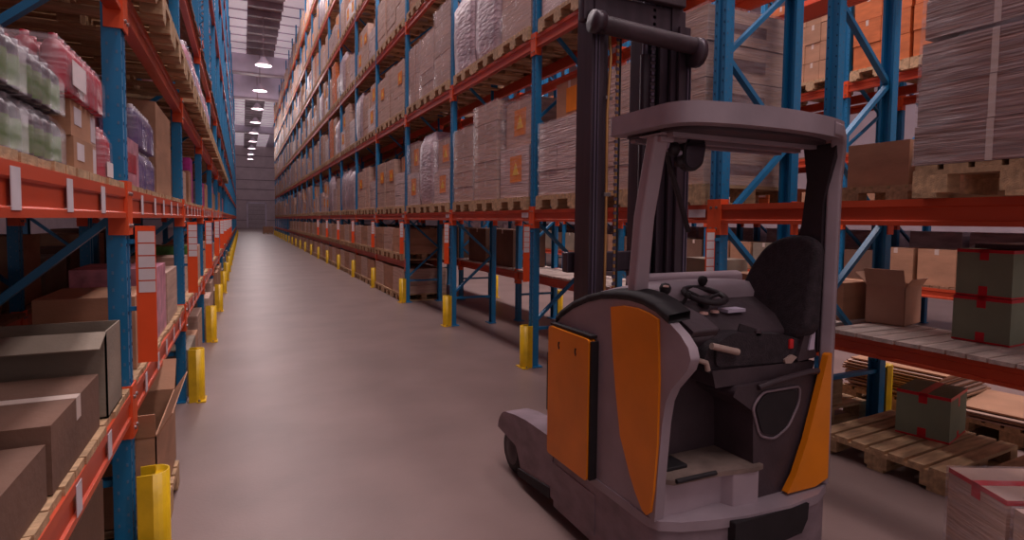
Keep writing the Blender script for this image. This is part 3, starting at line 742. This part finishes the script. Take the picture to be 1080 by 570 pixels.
# support leg with load wheel (near side and far side)
def leg(x0, x1, out):
    g = MB(); prof = [(3.20, .385), (3.10, .415), (2.95, .425), (2.62, .425), (2.62, .10), (3.02, .065), (3.06, .10), (3.14, .12), (3.20, .15), (3.30, .20)]
    arcp = [(3.20+.155*math.cos(t), .225+.165*math.sin(t)) for t in [PI*.5-j*PI*.45/8 for j in range(9)]]
    prof = [(2.62, .10), (3.0, .065), (3.03, .14), (3.08, .22)]+arcp[::-1]+[(3.10, .408), (2.95, .422), (2.62, .425)]
    g.prism(prof, 0, x0, x1, 'truck_bumper'); lg = tp('support_leg', g, .018)
    s = MB(); s.prism([(2.64, .09), (3.03, .055), (3.03, .10), (2.64, .15)], 0, x0-.01 if out < 0 else x0, x1, 'rubber'); s.build('leg_skirt', lg, TO)
    w = MB(); cx = (x0+x1)/2; w.lathe([(0, -.055), (.10, -.055), (.132, -.045), (.14, -.02), (.14, .02), (.132, .045), (.10, .055), (0, .055)], (cx, 3.20, .145), 'rubber', 24, axis=0); wl = w.build('load_wheel', lg, TO)
    h = MB(); h.lathe([(0, -.062), (.04, -.062), (.055, -.056), (.09, -.056)], (cx, 3.20, .145), 'plastic_dark', 20, axis=0); h.build('wheel_hub', lg, TO)
leg(1.50, 1.66, -1); leg(2.36, 2.52, 1)
m = MB(); m.prism([(2.21, .10), (2.64, .10), (2.64, .30), (2.21, .30)], 0, 1.495, 1.52, 'truck_bumper'); tp('side_sill', m, .006)
m = MB(); m.lathe([(0, -.05), (.12, -.05), (.15, -.04), (.15, .04), (.12, .05), (0, .05)], (2.1, 1.95, .15), 'rubber', 24, axis=0); tp('drive_wheel', m)
# mast
mast = empty('mast_x', (0, 0, 0), None, 'x'); bpy.data.objects.remove(mast)
MT = 5.2
def channel(x, y, w, d, s, mt):
    """open C rail; s=+1 opens towards +X"""
    t = .018; a, b = (x, x+w) if s > 0 else (x+w, x)
    k = 1 if s > 0 else -1
    return [(a, y), (b, y), (b, y+t), (a+k*t, y+t), (a+k*t, y+d-t), (b, y+d-t), (b, y+d), (a, y+d)]
mast = bpy.data.objects.new('mast', None); COL.objects.link(mast); mast.parent = truck
def mp_(name, m, bevel=0): return m.build(name, mast, TO, bevel)
for x, s in ((1.73, 1), (2.34, -1)):
    m = MB(); m.prism(channel(x, 2.66, .08, .15, s, 'm'), 2, .12, 2.75, 'mast_steel'); mp_('outer_rail', m)
    m = MB(); m.prism(channel(x+(.035 if s > 0 else -.035), 2.69, .08, .13, s, 'm'), 2, .15, 4.0, 'mast_steel'); mp_('middle_rail', m)
    m = MB(); m.prism(channel(x+(.075 if s > 0 else -.085), 2.73, .08, .20, s, 'm'), 2, .15, MT, 'mast_steel'); mp_('inner_rail', m)
    m = MB(); xx = x+.018 if s > 0 else x+.058; m.box(xx, xx+.01, 2.652, 2.66, .3, 2.7, 'mast_rail'); m.box(xx+.022, xx+.028, 2.653, 2.66, .3, 2.7, 'mast_rail'); mp_('rail_strip', m)
for x in (1.87, 2.20):
    m = MB(); m.tube([(x, 2.80, .3), (x, 2.80, 2.6)], .030, 'mast_steel', 12); m.tube([(x, 2.80, 2.6), (x, 2.80, MT)], .018, 'mast_rail', 10); mp_('lift_cylinder', m)
m = MB(); m.box(2.22, 2.34, 2.84, 2.98, .6, MT, 'mast_steel'); mp_('cable_duct', m, .01)
for dx in (0, .03): 
    m = MB(); m.tube([(2.24+dx*1.6, 2.835, .8), (2.24+dx*1.6, 2.835, MT)], .009, 'mast_rail', 6); mp_('hose', m)
m = MB(); m.tube([(1.825, 2.64, .9), (1.83, 2.645, 1.6), (1.822, 2.64, 2.2), (1.84, 2.64, 2.5), (1.85, 2.67, 2.62)], .0085, 'brass', 8); mp_('hose', m)
for (x, z) in ((1.825, 1.75), (1.824, 2.28)): m = MB(); m.box(x-.014, x+.03, 2.635, 2.655, z-.01, z+.01, 'bolt'); mp_('hose_clip', m, .002)
m = MB(); z = .7
while z < 2.6:
    m.box(1.893, 1.907, 2.655, 2.661, z, z+.018, 'brass'); m.box(1.889, 1.911, 2.657, 2.663, z+.02, z+.036, 'mast_rail'); z += .04
mp_('lift_chain', m)
m = MB(); m.tube([(1.925, 2.67, .7), (1.925, 2.67, 2.62)], .007, 'rubber', 6); mp_('hose', m)
m = MB(); z = .7
while z < MT-.1:
    m.box(2.172, 2.192, 2.70, 2.706, z, z+.018, 'mast_rail'); m.box(2.166, 2.198, 2.702, 2.708, z+.02, z+.036, 'mast_steel'); z += .04
mp_('lift_chain', m)
m = MB(); m.tube([(1.72, 2.60, 2.655), (2.40, 2.60, 2.625)], .048, 'plastic_dark', 16); m.lathe([(0, -.02), (.085, -.02), (.085, .02), (0, .02)], (2.405, 2.60, 2.59), 'mast_steel', 18, axis=0)
m.lathe([(0, -.03), (.06, -.03), (.06, .03), (0, .03)], (1.72, 2.60, 2.66), 'mast_steel', 16, axis=0); mp_('cross_member', m)
m = MB(); m.box(1.70, 2.42, 2.70, 2.76, 2.70, 2.86, 'mast_steel'); m.box(1.75, 2.38, 2.655, 2.70, 2.86, 3.02, 'plastic_dark'); mp_('cross_member', m, .01)
m = MB(); m.box(1.70, 2.42, 2.84, 2.90, 1.30, 1.42, 'mast_steel'); mp_('cross_member', m, .01)
# forks
m = MB(); m.box(1.78, 2.34, 2.98, 3.02, 4.42, 4.86, 'mast_steel'); mp_('carriage', m, .008)
for x in (1.80, 2.20):
    m = MB(); m.prism([(3.02, 4.80), (3.06, 4.80), (3.06, 4.47), (4.05, 4.455), (4.05, 4.44), (3.06, 4.425), (3.02, 4.43)], 0, x, x+.11, 'mast_steel'); mp_('fork', m, .004)
# round mirror-like work lamp under the roof
m = MB(); sh = rpoly([(1.735, 1.84), (1.79, 1.82), (1.845, 1.855), (1.86, 1.94), (1.845, 1.985), (1.77, 1.99), (1.735, 1.93)], .025, 5)
m.prism(sh, 1, 1.93, 1.965, 'truck_black'); mir = tp('mirror', m, .012, label='dark rounded mirror hanging under the roof')
m = MB(); m.prism([(x*.84+1.797*.16, z*.84+1.905*.16) for x, z in sh], 1, 1.926, 1.93, 'mirror_glass'); m.build('mirror_face', mir, TO)
m = MB(); m.tube([(1.66, 1.94, 1.965), (1.665, 1.945, 1.91), (1.72, 1.95, 1.90), (1.75, 1.95, 1.905)], .012, 'steel_grey', 8); m.lathe([(0, -.025), (.03, -.02), (.032, .02), (0, .028)], (1.68, 1.945, 1.915), 'truck_black', 12, axis=0); m.lathe([(0, -.02), (.02, -.02), (.02, .02), (0, .02)], (1.71, 1.93, 1.86), 'truck_black', 10); m.build('mirror_bracket', mir, TO)
m = MB(); m.tube([(1.66, 1.96, 1.92), (1.72, 1.99, 1.82), (1.80, 2.02, 1.70), (1.88, 2.05, 1.56)], .013, 'truck_black', 8); tp('cable_arm', m)

# ------------------------------------------------------------------ goods on the shelves beside the camera
def rot(rz, c): return Matrix.Translation(c) @ Matrix.Rotation(rz, 4, 'Z')
def carton(x, y, z, dx, dy, dz, mt, label, group=None, rz=0, sticker=None, tape=None, flaps=None, cat='carton', name='carton', smt='sticker'):
    """corner at (x, y), base at z. Parts: box body, tape, sticker, flaps"""
    e = empty(name, (x, y, z), label, cat, group, rz)
    m = MB()
    if flaps:
        t = .006; m.box(0, dx, 0, dy, 0, t, mt); m.box(0, t, 0, dy, 0, dz, mt); m.box(dx-t, dx, 0, dy, 0, dz, mt); m.box(0, dx, 0, t, 0, dz, mt); m.box(0, dx, dy-t, dy, 0, dz, mt)
    else:
        m.box(0, dx, 0, dy, 0, dz, mt)
    put('box_body', m.mesh('box_body'), (0, 0, 0), e)
    if flaps:
        for (side, ang, ln) in flaps:
            m = MB(); c, s = math.cos(ang), math.sin(ang)
            if side == 'x0': q = [(0, 0, dz), (0, dy, dz), (-ln*c, dy, dz+ln*s), (-ln*c, 0, dz+ln*s)]; n = (0, 0, .005)
            if side == 'x1': q = [(dx, 0, dz), (dx, dy, dz), (dx+ln*c, dy, dz+ln*s), (dx+ln*c, 0, dz+ln*s)]
            if side == 'y0': q = [(0, 0, dz), (dx, 0, dz), (dx, -ln*c, dz+ln*s), (0, -ln*c, dz+ln*s)]
            if side == 'y1': q = [(0, dy, dz), (dx, dy, dz), (dx, dy+ln*c, dz+ln*s), (0, dy+ln*c, dz+ln*s)]
            nrm = (Vector(q[1])-Vector(q[0])).cross(Vector(q[3])-Vector(q[0])).normalized()*.005
            q2 = [tuple(Vector(v)+nrm) for v in q]
            m.add(q+q2, [(0, 1, 2, 3), (7, 6, 5, 4), (0, 4, 5, 1), (1, 5, 6, 2), (2, 6, 7, 3), (3, 7, 4, 0)], mt); put('flap', m.mesh('flap'), (0, 0, 0), e)
    if tape:
        w = .025; m = MB()
        m.box(0, dx, dy/2-w, dy/2+w, dz, dz+.0015, tape); 
        m.box(-.0015, 0, dy/2-w, dy/2+w, dz-.07, dz+.0015, tape); m.box(dx, dx+.0015, dy/2-w, dy/2+w, dz-.07, dz+.0015, tape)
        if tape == 'tape_red':
            m.box(-.0015, 0, 0, dy, dz-.022, dz, tape); m.box(-.002, dx+.002, -.0015, 0, dz-.022, dz, tape); m.box(-.0015, 0, dy/2-w, dy/2+w, 0, .07, tape); m.box(-.0015, 0, 0, dy, 0, .012, tape)
            m.box(0, dx, -.0015, 0, 0, .010, tape); m.box(dx/2-w*.7, dx/2+w*.7, -.0016, 0, 0, .05, tape); m.box(dx/2-w*.7, dx/2+w*.7, -.0016, 0, dz-.09, dz, tape)
        put('tape', m.mesh('tape'), (0, 0, 0), e)
    if sticker:
        f, a0, a1, b0, b1 = sticker; m = MB()
        if f == 'x1': m.box(dx, dx+.0015, a0*dy, a1*dy, b0*dz, b1*dz, smt)
        if f == 'x0': m.box(-.0015, 0, a0*dy, a1*dy, b0*dz, b1*dz, smt)
        if f == 'y0': m.box(a0*dx, a1*dx, -.0015, 0, b0*dz, b1*dz, smt)
        put('sticker', m.mesh('sticker'), (0, 0, 0), e)
    return e
ZD = 1.72+.029; ZE = .82+.029
def bottle_pack(x, y, z, nx, ny, r, h, body, band, cap, label, group, wrap=True, sticker=None, name='bottle_pack'):
    """shrink-wrapped pack of bottles; corner x (front, +X side) going to -X"""
    e = empty(name, (x, y, z), label, 'bottle pack', group)
    key = (r, h, body, band, cap)
    if key not in BOT:
        m = MB(); m.lathe([(0, 0), (r*.92, 0), (r, .01), (r, h*.62), (r*.97, h*.72), (r*.62, h*.86), (r*.34, h*.90)], (0, 0, 0), body, 12)
        m.lathe([(r*1.01, h*.08), (r*1.015, h*.10), (r*1.015, h*.55), (r*1.01, h*.57)], (0, 0, 0), band, 12)
        m.lathe([(r*.36, h*.88), (r*.36, h*.99), (0, h)], (0, 0, 0), cap, 10); BOT[key] = m.mesh('bottle')
    for i in range(nx):
        for j in range(ny): put('bottle', BOT[key], (-r*1.02-i*r*2.04, r*1.02+j*r*2.04, 0), e)
    if wrap:
        m = MB(); X0, X1, Y0_, Y1_ = -nx*r*2.04-.002, .002, -.002, ny*r*2.04+.002; vs = []
        for zz, k in ((0, 0), (h*.7, 0), (h*.95, .02), (h*1.01, .05)):
            for (a, b) in ((X0+k, Y0_+k), (X1-k, Y0_+k), (X1-k, Y1_-k), (X0+k, Y1_-k)): vs.append((a, b, zz))
        m.add(vs, [(i*4+j, i*4+(j+1) % 4, (i+1)*4+(j+1) % 4, (i+1)*4+j) for i in range(3) for j in range(4)]+[(12, 13, 14, 15)], 'film', True); put('shrink_film', m.mesh('shrink_film'), (0, 0, 0), e)
    if sticker:
        m = MB(); m.box(.003, .005, sticker[0], sticker[1], sticker[2], sticker[3], 'paper'); put('label', m.mesh('label'), (0, 0, 0), e)
    return e
BOT = {}
# green and dark bottles in two layers, nearest the camera
gy = [1.16, 1.50, 1.84]
for li, z in enumerate((ZD, ZD+.152)):
    for i, y in enumerate(gy):
        bottle_pack(-.485, y, z, 3, 4, .0405, .15, 'bottle_dark', 'label_green', 'cap_grey', 'dark green-labelled bottle pack, %s layer, %s along the shelf beside the camera' % (('lower', 'upper')[li], ('first', 'second', 'third')[i]), 'green-labelled bottle packs')
# red packs and small cartons
def red_pack(x, y, z, ny, h, label, sticker=None, body='pack_red', band='pack_red', cap='pack_red', grp='red bottle packs', r=.034): return bottle_pack(x, y, z, 3, ny, r, h, body, band, cap, label, grp, True, sticker)
c1 = carton(-.76, 2.34, ZD, .26, .27, .118, 'kraft', 'small brown carton with white sticker on shelf, under its twin', 'small stickered cartons', sticker=('x1', .15, .5, .35, .85))
c2 = carton(-.765, 2.335, ZD+.119, .26, .27, .118, 'kraft', 'small brown carton with white sticker, upper of two under the red packs', 'small stickered cartons', sticker=('x1', .15, .5, .35, .85))
carton(-.77, 2.615, ZD, .26, .10, .118, 'kraft_pale', 'narrow pale carton beside the lower stickered carton', 'small stickered cartons', sticker=('x1', .2, .9, .1, .9))
carton(-.77, 2.612, ZD+.119, .26, .10, .118, 'kraft_pale', 'narrow pale carton beside the upper stickered carton', 'small stickered cartons', sticker=('x1', .2, .9, .1, .9))
red_pack(-.485, 2.19, ZD+.24, 4, .175, 'red bottle pack with big white label, on top of the small cartons', (.075, .245, .03, .11))
red_pack(-.485, 2.475, ZD+.24, 4, .175, 'red bottle pack standing upright in the middle of the upper row')
red_pack(-.55, 2.76, ZD+.22, 4, .175, 'red bottle pack right behind the nearest blue post, upper row')
red_pack(-.485, 2.73, ZD, 2, .205, 'red bottle pack with white foot label under the upper row', (.02, .13, .01, .07))
red_pack(-.55, 2.88, ZD, 3, .205, 'red bottle pack on the shelf just past the nearest blue post')
for i, y in enumerate((2.19, 2.40)):
    carton(-1.05, y, ZD, .25, .19, .22, 'kraft', 'brown carton standing %s at the back of the shelf of red packs' % ('nearer', 'farther')[i], 'cartons at the back of the shelf')
carton(-.72, 3.24, ZD, .22, .42, .24, 'pack_pink', 'pink and white printed carton past the nearest blue post', sticker=('x1', .2, .8, .3, .7), smt='pack_red')
for li in range(2):
    for i, y in enumerate((3.66, 3.98)):
        if li == 1 and i == 1: pass
        bottle_pack(-.50, y, ZD+li*.232, 3, 4, .038, .23, 'pack_purple', 'pack_purple', 'sticker', 'purple bottle pack, %s layer, %s of two' % (('lower', 'upper')[li], ('nearer', 'farther')[i]), 'purple bottle packs')
carton(-.92, 4.36, ZD, .42, .86, .30, 'kraft', 'wide brown carton on the shelf after the purple packs')
carton(-.91, 4.38, ZD+.301, .41, .84, .30, 'kraft', 'brown carton stacked on the wide carton after purple packs')
# assorted goods farther along both lower shelves
rg = random.Random(11); kinds = [('kraft', 'brown'), ('kraft_pale', 'pale'), ('pack_pink', 'pink'), ('carton_grey', 'grey'), ('wrap_grey', 'wrapped grey'), ('pack_magenta', 'magenta'), ('pack_green', 'green')]
for k in range(1, 9):
    for z, tn in ((ZD, 'second'), (ZE, 'first')):
        y = YL(k)+.1; n = 0
        while y < YL(k+1)-.45 and n < 5:
            wy = rg.uniform(.34, .62); wy = min(wy, YL(k+1)-.09-y); hh = rg.uniform(.26, .52) if z > 1 else rg.uniform(.22, .45); mt, cn = kinds[rg.choices(range(7), weights=[6, 4, 1.2, 2, 3, .6, .5])[0]]
            carton(-.98, y, z, rg.uniform(.40, .50), wy, hh, mt, '%s box on %s shelf beside camera aisle, %s bay, place %s' % (cn, tn, BW[k], ('one', 'two', 'three', 'four', 'five')[n]), 'boxes along the camera-side shelves'); y += wy+rg.uniform(.02, .1); n += 1
# pink cartons and bright packs, first bay lower shelf
carton(-.88, 3.30, ZE, .40, .50, .36, 'kraft', 'brown carton on the lower shelf behind the location sign', 'lower shelf cartons')
carton(-.90, 4.02, ZE, .42, .52, .44, 'pack_pink', 'dusty pink carton on lower shelf past the sign', 'lower shelf cartons')
carton(-.90, 4.62, ZE, .42, .66, .36, 'kraft_pale', 'pale carton on lower shelf, next after the dusty pink one', 'lower shelf cartons')
bottle_pack(-.475, 3.86, ZE, 2, 2, .036, .19, 'pack_green', 'pack_magenta', 'sticker', 'green and magenta bottle pack at the edge of lower shelf', None)
# upper shelf (z 2.6) pink packs
for i in range(7):
    bottle_pack(-.40, 5.75+i*.50+(.15 if i > 4 else 0), 2.6+.144, 3, 4, .058, .40+.03*(i % 2), 'pack_pink', 'wrap_lilac', 'sticker', 'pink bottle pack on the high shelf above the camera aisle, number %s' % ('one', 'two', 'three', 'four', 'five', 'six', 'seven')[i], 'pink packs on the high shelf')
# big cartons on the first shelf beside the camera
carton(-1.18, 2.53, ZE, .72, .27, .325, 'carton_grey', 'wide grey-beige carton on lower shelf against the nearest blue post', flaps=[('y0', -.35, .12), ('x0', .4, .12)])
carton(-1.15, 1.88, ZE, .68, .56, .19, 'carton_brown_dark', 'low dark brown carton in front of the wide grey-beige carton', tape='tape_clear')
carton(-1.15, 1.20, ZE, .675, .65, .15, 'carton_brown_dark', 'flat dark brown carton at the camera end of the lower shelf')
for j in range(18):
    k, q = divmod(j, 3)
    pallet(XL-W_-.09, YL(k)+.085+q*.835, 2.6, 'wooden pallet overhanging the high beam above camera aisle, %s bay, %s of three' % (BW[k], POSW[q]), False, 0, 'pallets on the high shelf')
# goods on the floor beneath
pallet(-1.28, 3.08, 0, 'wooden pallet on the floor under the shelf, past the yellow guard', True, group='floor pallets')
pallet(-1.18, 1.95, 0, 'wooden pallet on the floor under the shelf beside the camera', True, group='floor pallets')
carton(-1.00, 3.11, .144, .62, .82, .42, 'kraft', 'open brown carton on the floor pallet past the yellow guard', flaps=[('x1', 1.0, .12), ('y1', .9, .2), ('y0', 1.3, .12)])
carton(-1.10, 2.02, .144, .60, .60, .44, 'carton_brown_dark', 'dark brown carton on the floor pallet under the lower shelf')
carton(-1.10, 1.25, 0, .58, .60, .55, 'carton_brown_dark', 'dark brown carton on the floor beside the camera')
for k in range(1, 7):
    for j in range(3):
        carton(-1.0, YL(k)+.12+j*.84, 0, rg.uniform(.52, .60), .72, rg.uniform(.3, .6), rg.choice(['kraft', 'kraft_pale', 'carton_grey']), 'floor-level carton under the camera-side shelves, %s bay, %s of three' % (BW[k], POSW[j]), 'floor cartons on the camera side')
# spray bottle with a red cap low under the shelf
e = empty('bottle', (-.52, 1.98, .58), 'white bottle with red cap showing under the orange beam', 'bottle')
e.location = (-.53, 2.0, .584)
m = MB(); m.lathe([(0, 0), (.034, 0), (.036, .01), (.036, .10), (.02, .125)], (0, 0, 0), 'paper', 14); put('bottle_body', m.mesh('bottle_body'), (0, 0, 0), e)
m = MB(); m.lathe([(.021, .12), (.022, .155), (.0, .16)], (0, 0, 0), 'red_plastic', 12); put('cap', m.mesh('cap'), (0, 0, 0), e)

# goods on the dim rack behind
rm = random.Random(3)
for k in range(-1, 3):
    for z, t in ((1.72+.029, 'upper'), (.82+.029, 'lower'), (0, 'floor')):
        for j in range(3):
            carton(-2.25, YL(k)+.12+j*.84, z, .6, .7, rm.uniform(.35, .62), rm.choice(['kraft', 'carton_grey', 'carton_brown_dark']), 'dim carton on %s level of the rack behind, %s bay, %s of three' % (t, 'nearest' if k < 0 else BW[k], POSW[j]), 'cartons in the dim rack behind')

# ------------------------------------------------------------------ goods in the aisle rack, floor and first tier, bays 4..
LOW = MB(); 
for l in range(3): LOW.box(.0, .9, .0, .76, l*.16, l*.16+.155, 'kraft')
LOWM = LOW.mesh('low_stack')
LOW2 = MB()
for l in range(3):
    for b in range(2): LOW2.box(.0, .9, b*.38+.003, b*.38+.375, l*.165, l*.165+.16, 'kraft_pale')
LOWM2 = LOW2.mesh('low_stack')
for k in range(3, 14):
    for j in range(3):
        y = Yk(k)+.09+j*.835
        for z, tn in ((0, 'floor'), (.8, 'first tier')):
            if k > 9 and z > 0: pass
            me = (LOWM, LOWM2)[(k+j+(z > 0)) % 2]
            e = put('carton_pile', me, (XR-.04, y+.01, z+.144)); tag(e, 'low brown carton pile, %s of aisle rack, %s bay, %s of three' % (tn, BW[k], POSW[j]), 'carton pile', 'low carton piles in the aisle rack')
            pallet(XR-.06, y, z, 'wooden pallet, %s of aisle rack, %s bay, %s of three' % (tn, BW[k], POSW[j]), False)
# back rack deck: brown cartons in farther bays
for k in (2, 3, 4, 5):
    for j in range(2):
        carton(XC+.05, Yk(k)+.25+j*1.15, .829, .6, .85, .62, 'carton_brown_dark', 'dark brown carton on back rack deck, %s bay, %s of two' % (BW[k], ('nearer', 'farther')[j]), 'brown cartons on the back rack deck', rz=0, tape='tape_clear')
# ------------------------------------------------------------------ big wrapped load above, right of the lift truck
e = empty('wrapped_load', (XR-.09, .77, 1.864), 'large film-wrapped stack of wide flat cartons, top tier load nearest the camera', 'load')
z = 0; mat('kraft_rose', (140, 102, 92), .5, 0, .2, 2.2, (.6, .6, 16), bump=.5, bscale=5, spec=.45)
hh = [.175, .18, .185, .005, .17, .18, .18]
for i, h in enumerate(hh):
    if h < .01: z += .016; continue
    off = (.0, .004, .008, 0, .012, .016, .014)[i]
    m = MB(); m.box(off, PD, .0, .80-off*1.6, z+.002, z+h-.002, 'kraft_rose'); m.box(off-.0012, off, .50, .525, z+.002, z+h-.002, 'tape_clear'); put('carton', m.mesh('carton'), (0, 0, 0), e); z += h
m = MB(); vs = []
for zz in (0, .2, .5, .8, z):
    for (a, b) in ((-.01, -.01), (PD+.01, -.01), (PD+.01, .80), (.4, .806), (-.006, .806), (-.012, .5), (-.008, .2)): vs.append((a+jit(rg, .004)+zz*.012, b-zz*.02, zz))
m.add(vs, [(i*7+j, i*7+(j+1) % 7, (i+1)*7+(j+1) % 7, (i+1)*7+j) for i in range(4) for j in range(7)], 'film', True); put('film', m.mesh('film'), (0, 0, 0), e)
pallet(XR-.09, .77, 1.72, 'wooden pallet under the large wrapped stack nearest the camera', True)
# back rack, second tier beside post: brown cartons
for i, (y, dy, dz) in enumerate(((2.30, .42, .30), (1.85, .40, .27), (1.35, .45, .30))):
    carton(XC+.04, y, 1.72+.144, .45, dy, dz, 'kraft', 'brown carton on back rack above the deck, %s from the blue post' % NUM[i], 'cartons on the back rack second tier')
pallet(XC+.0, 1.95, 1.72, 'wooden pallet under brown cartons on the back rack, by the post', True)
pallet(XC+.0, 1.12, 1.72, 'wooden pallet under brown cartons on the back rack, farther from the post', True)
# deck goods, back rack, nearest bay
DZ = .8+.03
mat('kraft_open', (184, 140, 118), .75, 0, .08, 3, bump=.08)
carton(4.50, 2.58, DZ, .34, .27, .30, 'kraft_open', 'open brown carton with raised flap on the pale deck', rz=math.radians(12), flaps=[('x0', 1.15, .14), ('y1', .8, .12), ('y0', 1.0, .07)])
carton(4.37, 1.87, DZ, .42, .32, .30, 'carton_green', 'lower red-taped carton of the two stacked on the pale deck', 'red-taped cartons', tape='tape_red', rz=math.radians(2))
carton(4.375, 1.875, DZ+.303, .42, .31, .31, 'carton_green', 'upper red-taped carton of the two stacked on the pale deck', 'red-taped cartons', tape='tape_red', rz=math.radians(1))
m = carton(4.40, 1.50, DZ+.62, .5, .6, .03, 'plastic_dark', 'thin dark panel lying on the stacked red-taped cartons', cat='panel', name='panel')
carton(4.33, 2.95, DZ, .40, .34, .30, 'kraft', 'brown carton on the deck behind the blue post brace')
carton(4.20, 3.5, DZ, .42, .5, .30, 'kraft', 'brown carton on the deck, seen left of the seat backrest', tape='tape_clear')
carton(4.25, 4.2, DZ, .40, .5, .4, 'carton_grey', 'grey carton on the deck behind the steering wheel')
# floor pallets behind
def wpal(x, y, z, rz, label, s=1): return pallet(x, y, z, label, True, rz, 'floor pallets')
wpal(3.72, 1.86, 0, math.radians(3), 'wooden pallet on the floor carrying the red-taped grey-green carton')
wpal(4.02, 1.00, 0, math.radians(2), 'wooden pallet on the floor, beside the one with the grey-green carton')
wpal(3.74, 2.93, 0, 0, 'wooden pallet on the floor under the low pale crate')
carton(4.215, 2.10, .144, .40, .31, .31, 'carton_green', 'grey-green red-taped carton standing on the floor pallet', tape='tape_red', rz=math.radians(14))
def sheets(x, y, z, dx, dy, n, label, rz=0):
    e = empty('cardboard_stack', (x, y, z), label, 'cardboard stack', None, rz); r = random.Random(n)
    for i in range(n):
        m = MB(); a, b = jit(r, .03), jit(r, .03); m.box(a, dx+a, b, dy+b, i*.022, i*.022+.012, ('kraft_pale', 'kraft')[i % 2]); put('sheet', m.mesh('sheet'), (0, 0, 0), e)
wpal(5.0, 2.55, 0, .1, 'wooden pallet on the floor under the flat cardboard sheets')
wpal(5.02, 1.70, 0, .05, 'wooden pallet on the floor right of the cardboard sheets')
sheets(5.02, 2.58, .144, .9, .74, 12, 'stack of flat pale cardboard sheets on a pallet behind the rear post', .1)
sheets(5.05, 1.9, .144, .7, .5, 4, 'short stack of cardboard sheets on the pallet behind the red-taped carton', .2)
carton(4.08, 2.96, .144, .30, .36, .20, 'wood', 'low pale wooden crate on pallet behind the lift truck', name='crate', cat='crate')
# film-wrapped parcels, bottom corner
for i, (x, y, rz, h) in enumerate(((2.94, 1.235, -.46, .425), (2.775, .905, -.46, .41), (3.385, 1.01, -.46, .43))):
    e = carton(x, y, 0, .46 if i < 2 else .42, .33, h, 'kraft_pale', ('film-wrapped carton on the floor, nearest to the floor pallet', 'film-wrapped carton on the floor nearest the camera in bottom corner', 'film-wrapped carton behind the other two in bottom corner')[i], 'film-wrapped floor cartons', rz=rz, tape='tape_red' if i == 0 else None)
    m = MB(); m.box(-.008, (.46 if i < 2 else .42)+.008, -.008, .338, 0, h+.006, 'film'); put('film', m.mesh('film'), (0, 0, 0), e)
# ------------------------------------------------------------------ far rack goods
rf = random.Random(21)
for k in range(-1, 6):
    for j in range(5):
        carton(XF+.02, Yk(k)+.12+j*.5, .83, .5, .44, rf.choice([.44, .46, .50, .40]), rf.choice(['kraft', 'kraft', 'carton_grey', 'carton_brown_dark']), 'brown carton, first tier of farthest rack, %s bay, place %s' % ('nearest' if k < 0 else BW[k], ('one', 'two', 'three', 'four', 'five')[j]), 'cartons on the first tier of the farthest rack', tape='tape_clear')
for k in range(-1, 6):
    for z, n in ((1.72, 'second'), (2.6, 'third')):
        for j in range(3):
            if z > 2 and (k+j) % 3: continue
            carton(XF+.02, Yk(k)+.15+j*.82, z+.03, .6, rf.choice([.5, .66]), rf.choice([.34, .42, .5]), rf.choice(['kraft', 'kraft', 'kraft_pale', 'carton_orange']), 'carton on %s tier of the farthest rack, %s bay, %s of three' % (n, 'nearest' if k < 0 else BW[k], POSW[j]), 'cartons on the middle tiers of farthest rack', tape='tape_clear')
for i in range(4):
    carton(4.0, 3.42, 1.724+i*.088, .26, .34, .084, 'carton_orange', 'flat orange and white box on back rack, %s from the bottom of its pile' % ('lowest', 'second', 'third', 'fourth')[i], 'pile of orange and white boxes', sticker=('x0', .08, .92, .1, .45), smt='paper')
rackG = rack('pallet_rack', XF+1.3, .9, range(-1, 8), lambda k: TIERS[:3], 'storage rack back to back behind the farthest rack, full of pale bundles', False, set(), (-1,))
for k in range(-1, 8):
    for j in range(3):
        e = put('wrapped_bundle', MB().box(0, .8, 0, .74, 0, .70, 'wrap_grey', taper=.02).mesh('wrapped_bundle'), (XF+1.36, Yk(k)+.12+j*.80, .801)); tag(e, 'pale wrapped bundle behind the farthest rack, %s bay, %s of three' % ('nearest' if k < 0 else BW[k], POSW[j]), 'bundle', 'pale bundles behind the farthest rack')
# pallet with boxes at the far end of the aisle
pallet(1.9, 62, 0, 'wooden pallet standing in the aisle at its far end', False, group='aisle end pallets')
carton(1.9, 62.0, .144, .95, .8, .6, 'kraft', 'brown carton on the lone pallet at the far end of aisle')

# ------------------------------------------------------------------ world and view
w = bpy.data.worlds.new('world'); sc.world = w; w.use_nodes = True
w.node_tree.nodes['Background'].inputs[0].default_value = (1.0, .78, .80, 1)
w.node_tree.nodes['Background'].inputs[1].default_value = .9
sc.view_settings.view_transform = 'Standard'; sc.view_settings.look = 'None'
sc.view_settings.exposure = -1.25; sc.view_settings.gamma = 1; sc.view_settings.use_curve_mapping = False
try:
    sc.cycles.max_bounces = 6; sc.cycles.transparent_max_bounces = 12; sc.cycles.use_denoising = True; sc.cycles.caustics_reflective = False; sc.cycles.caustics_refractive = False
except Exception: pass
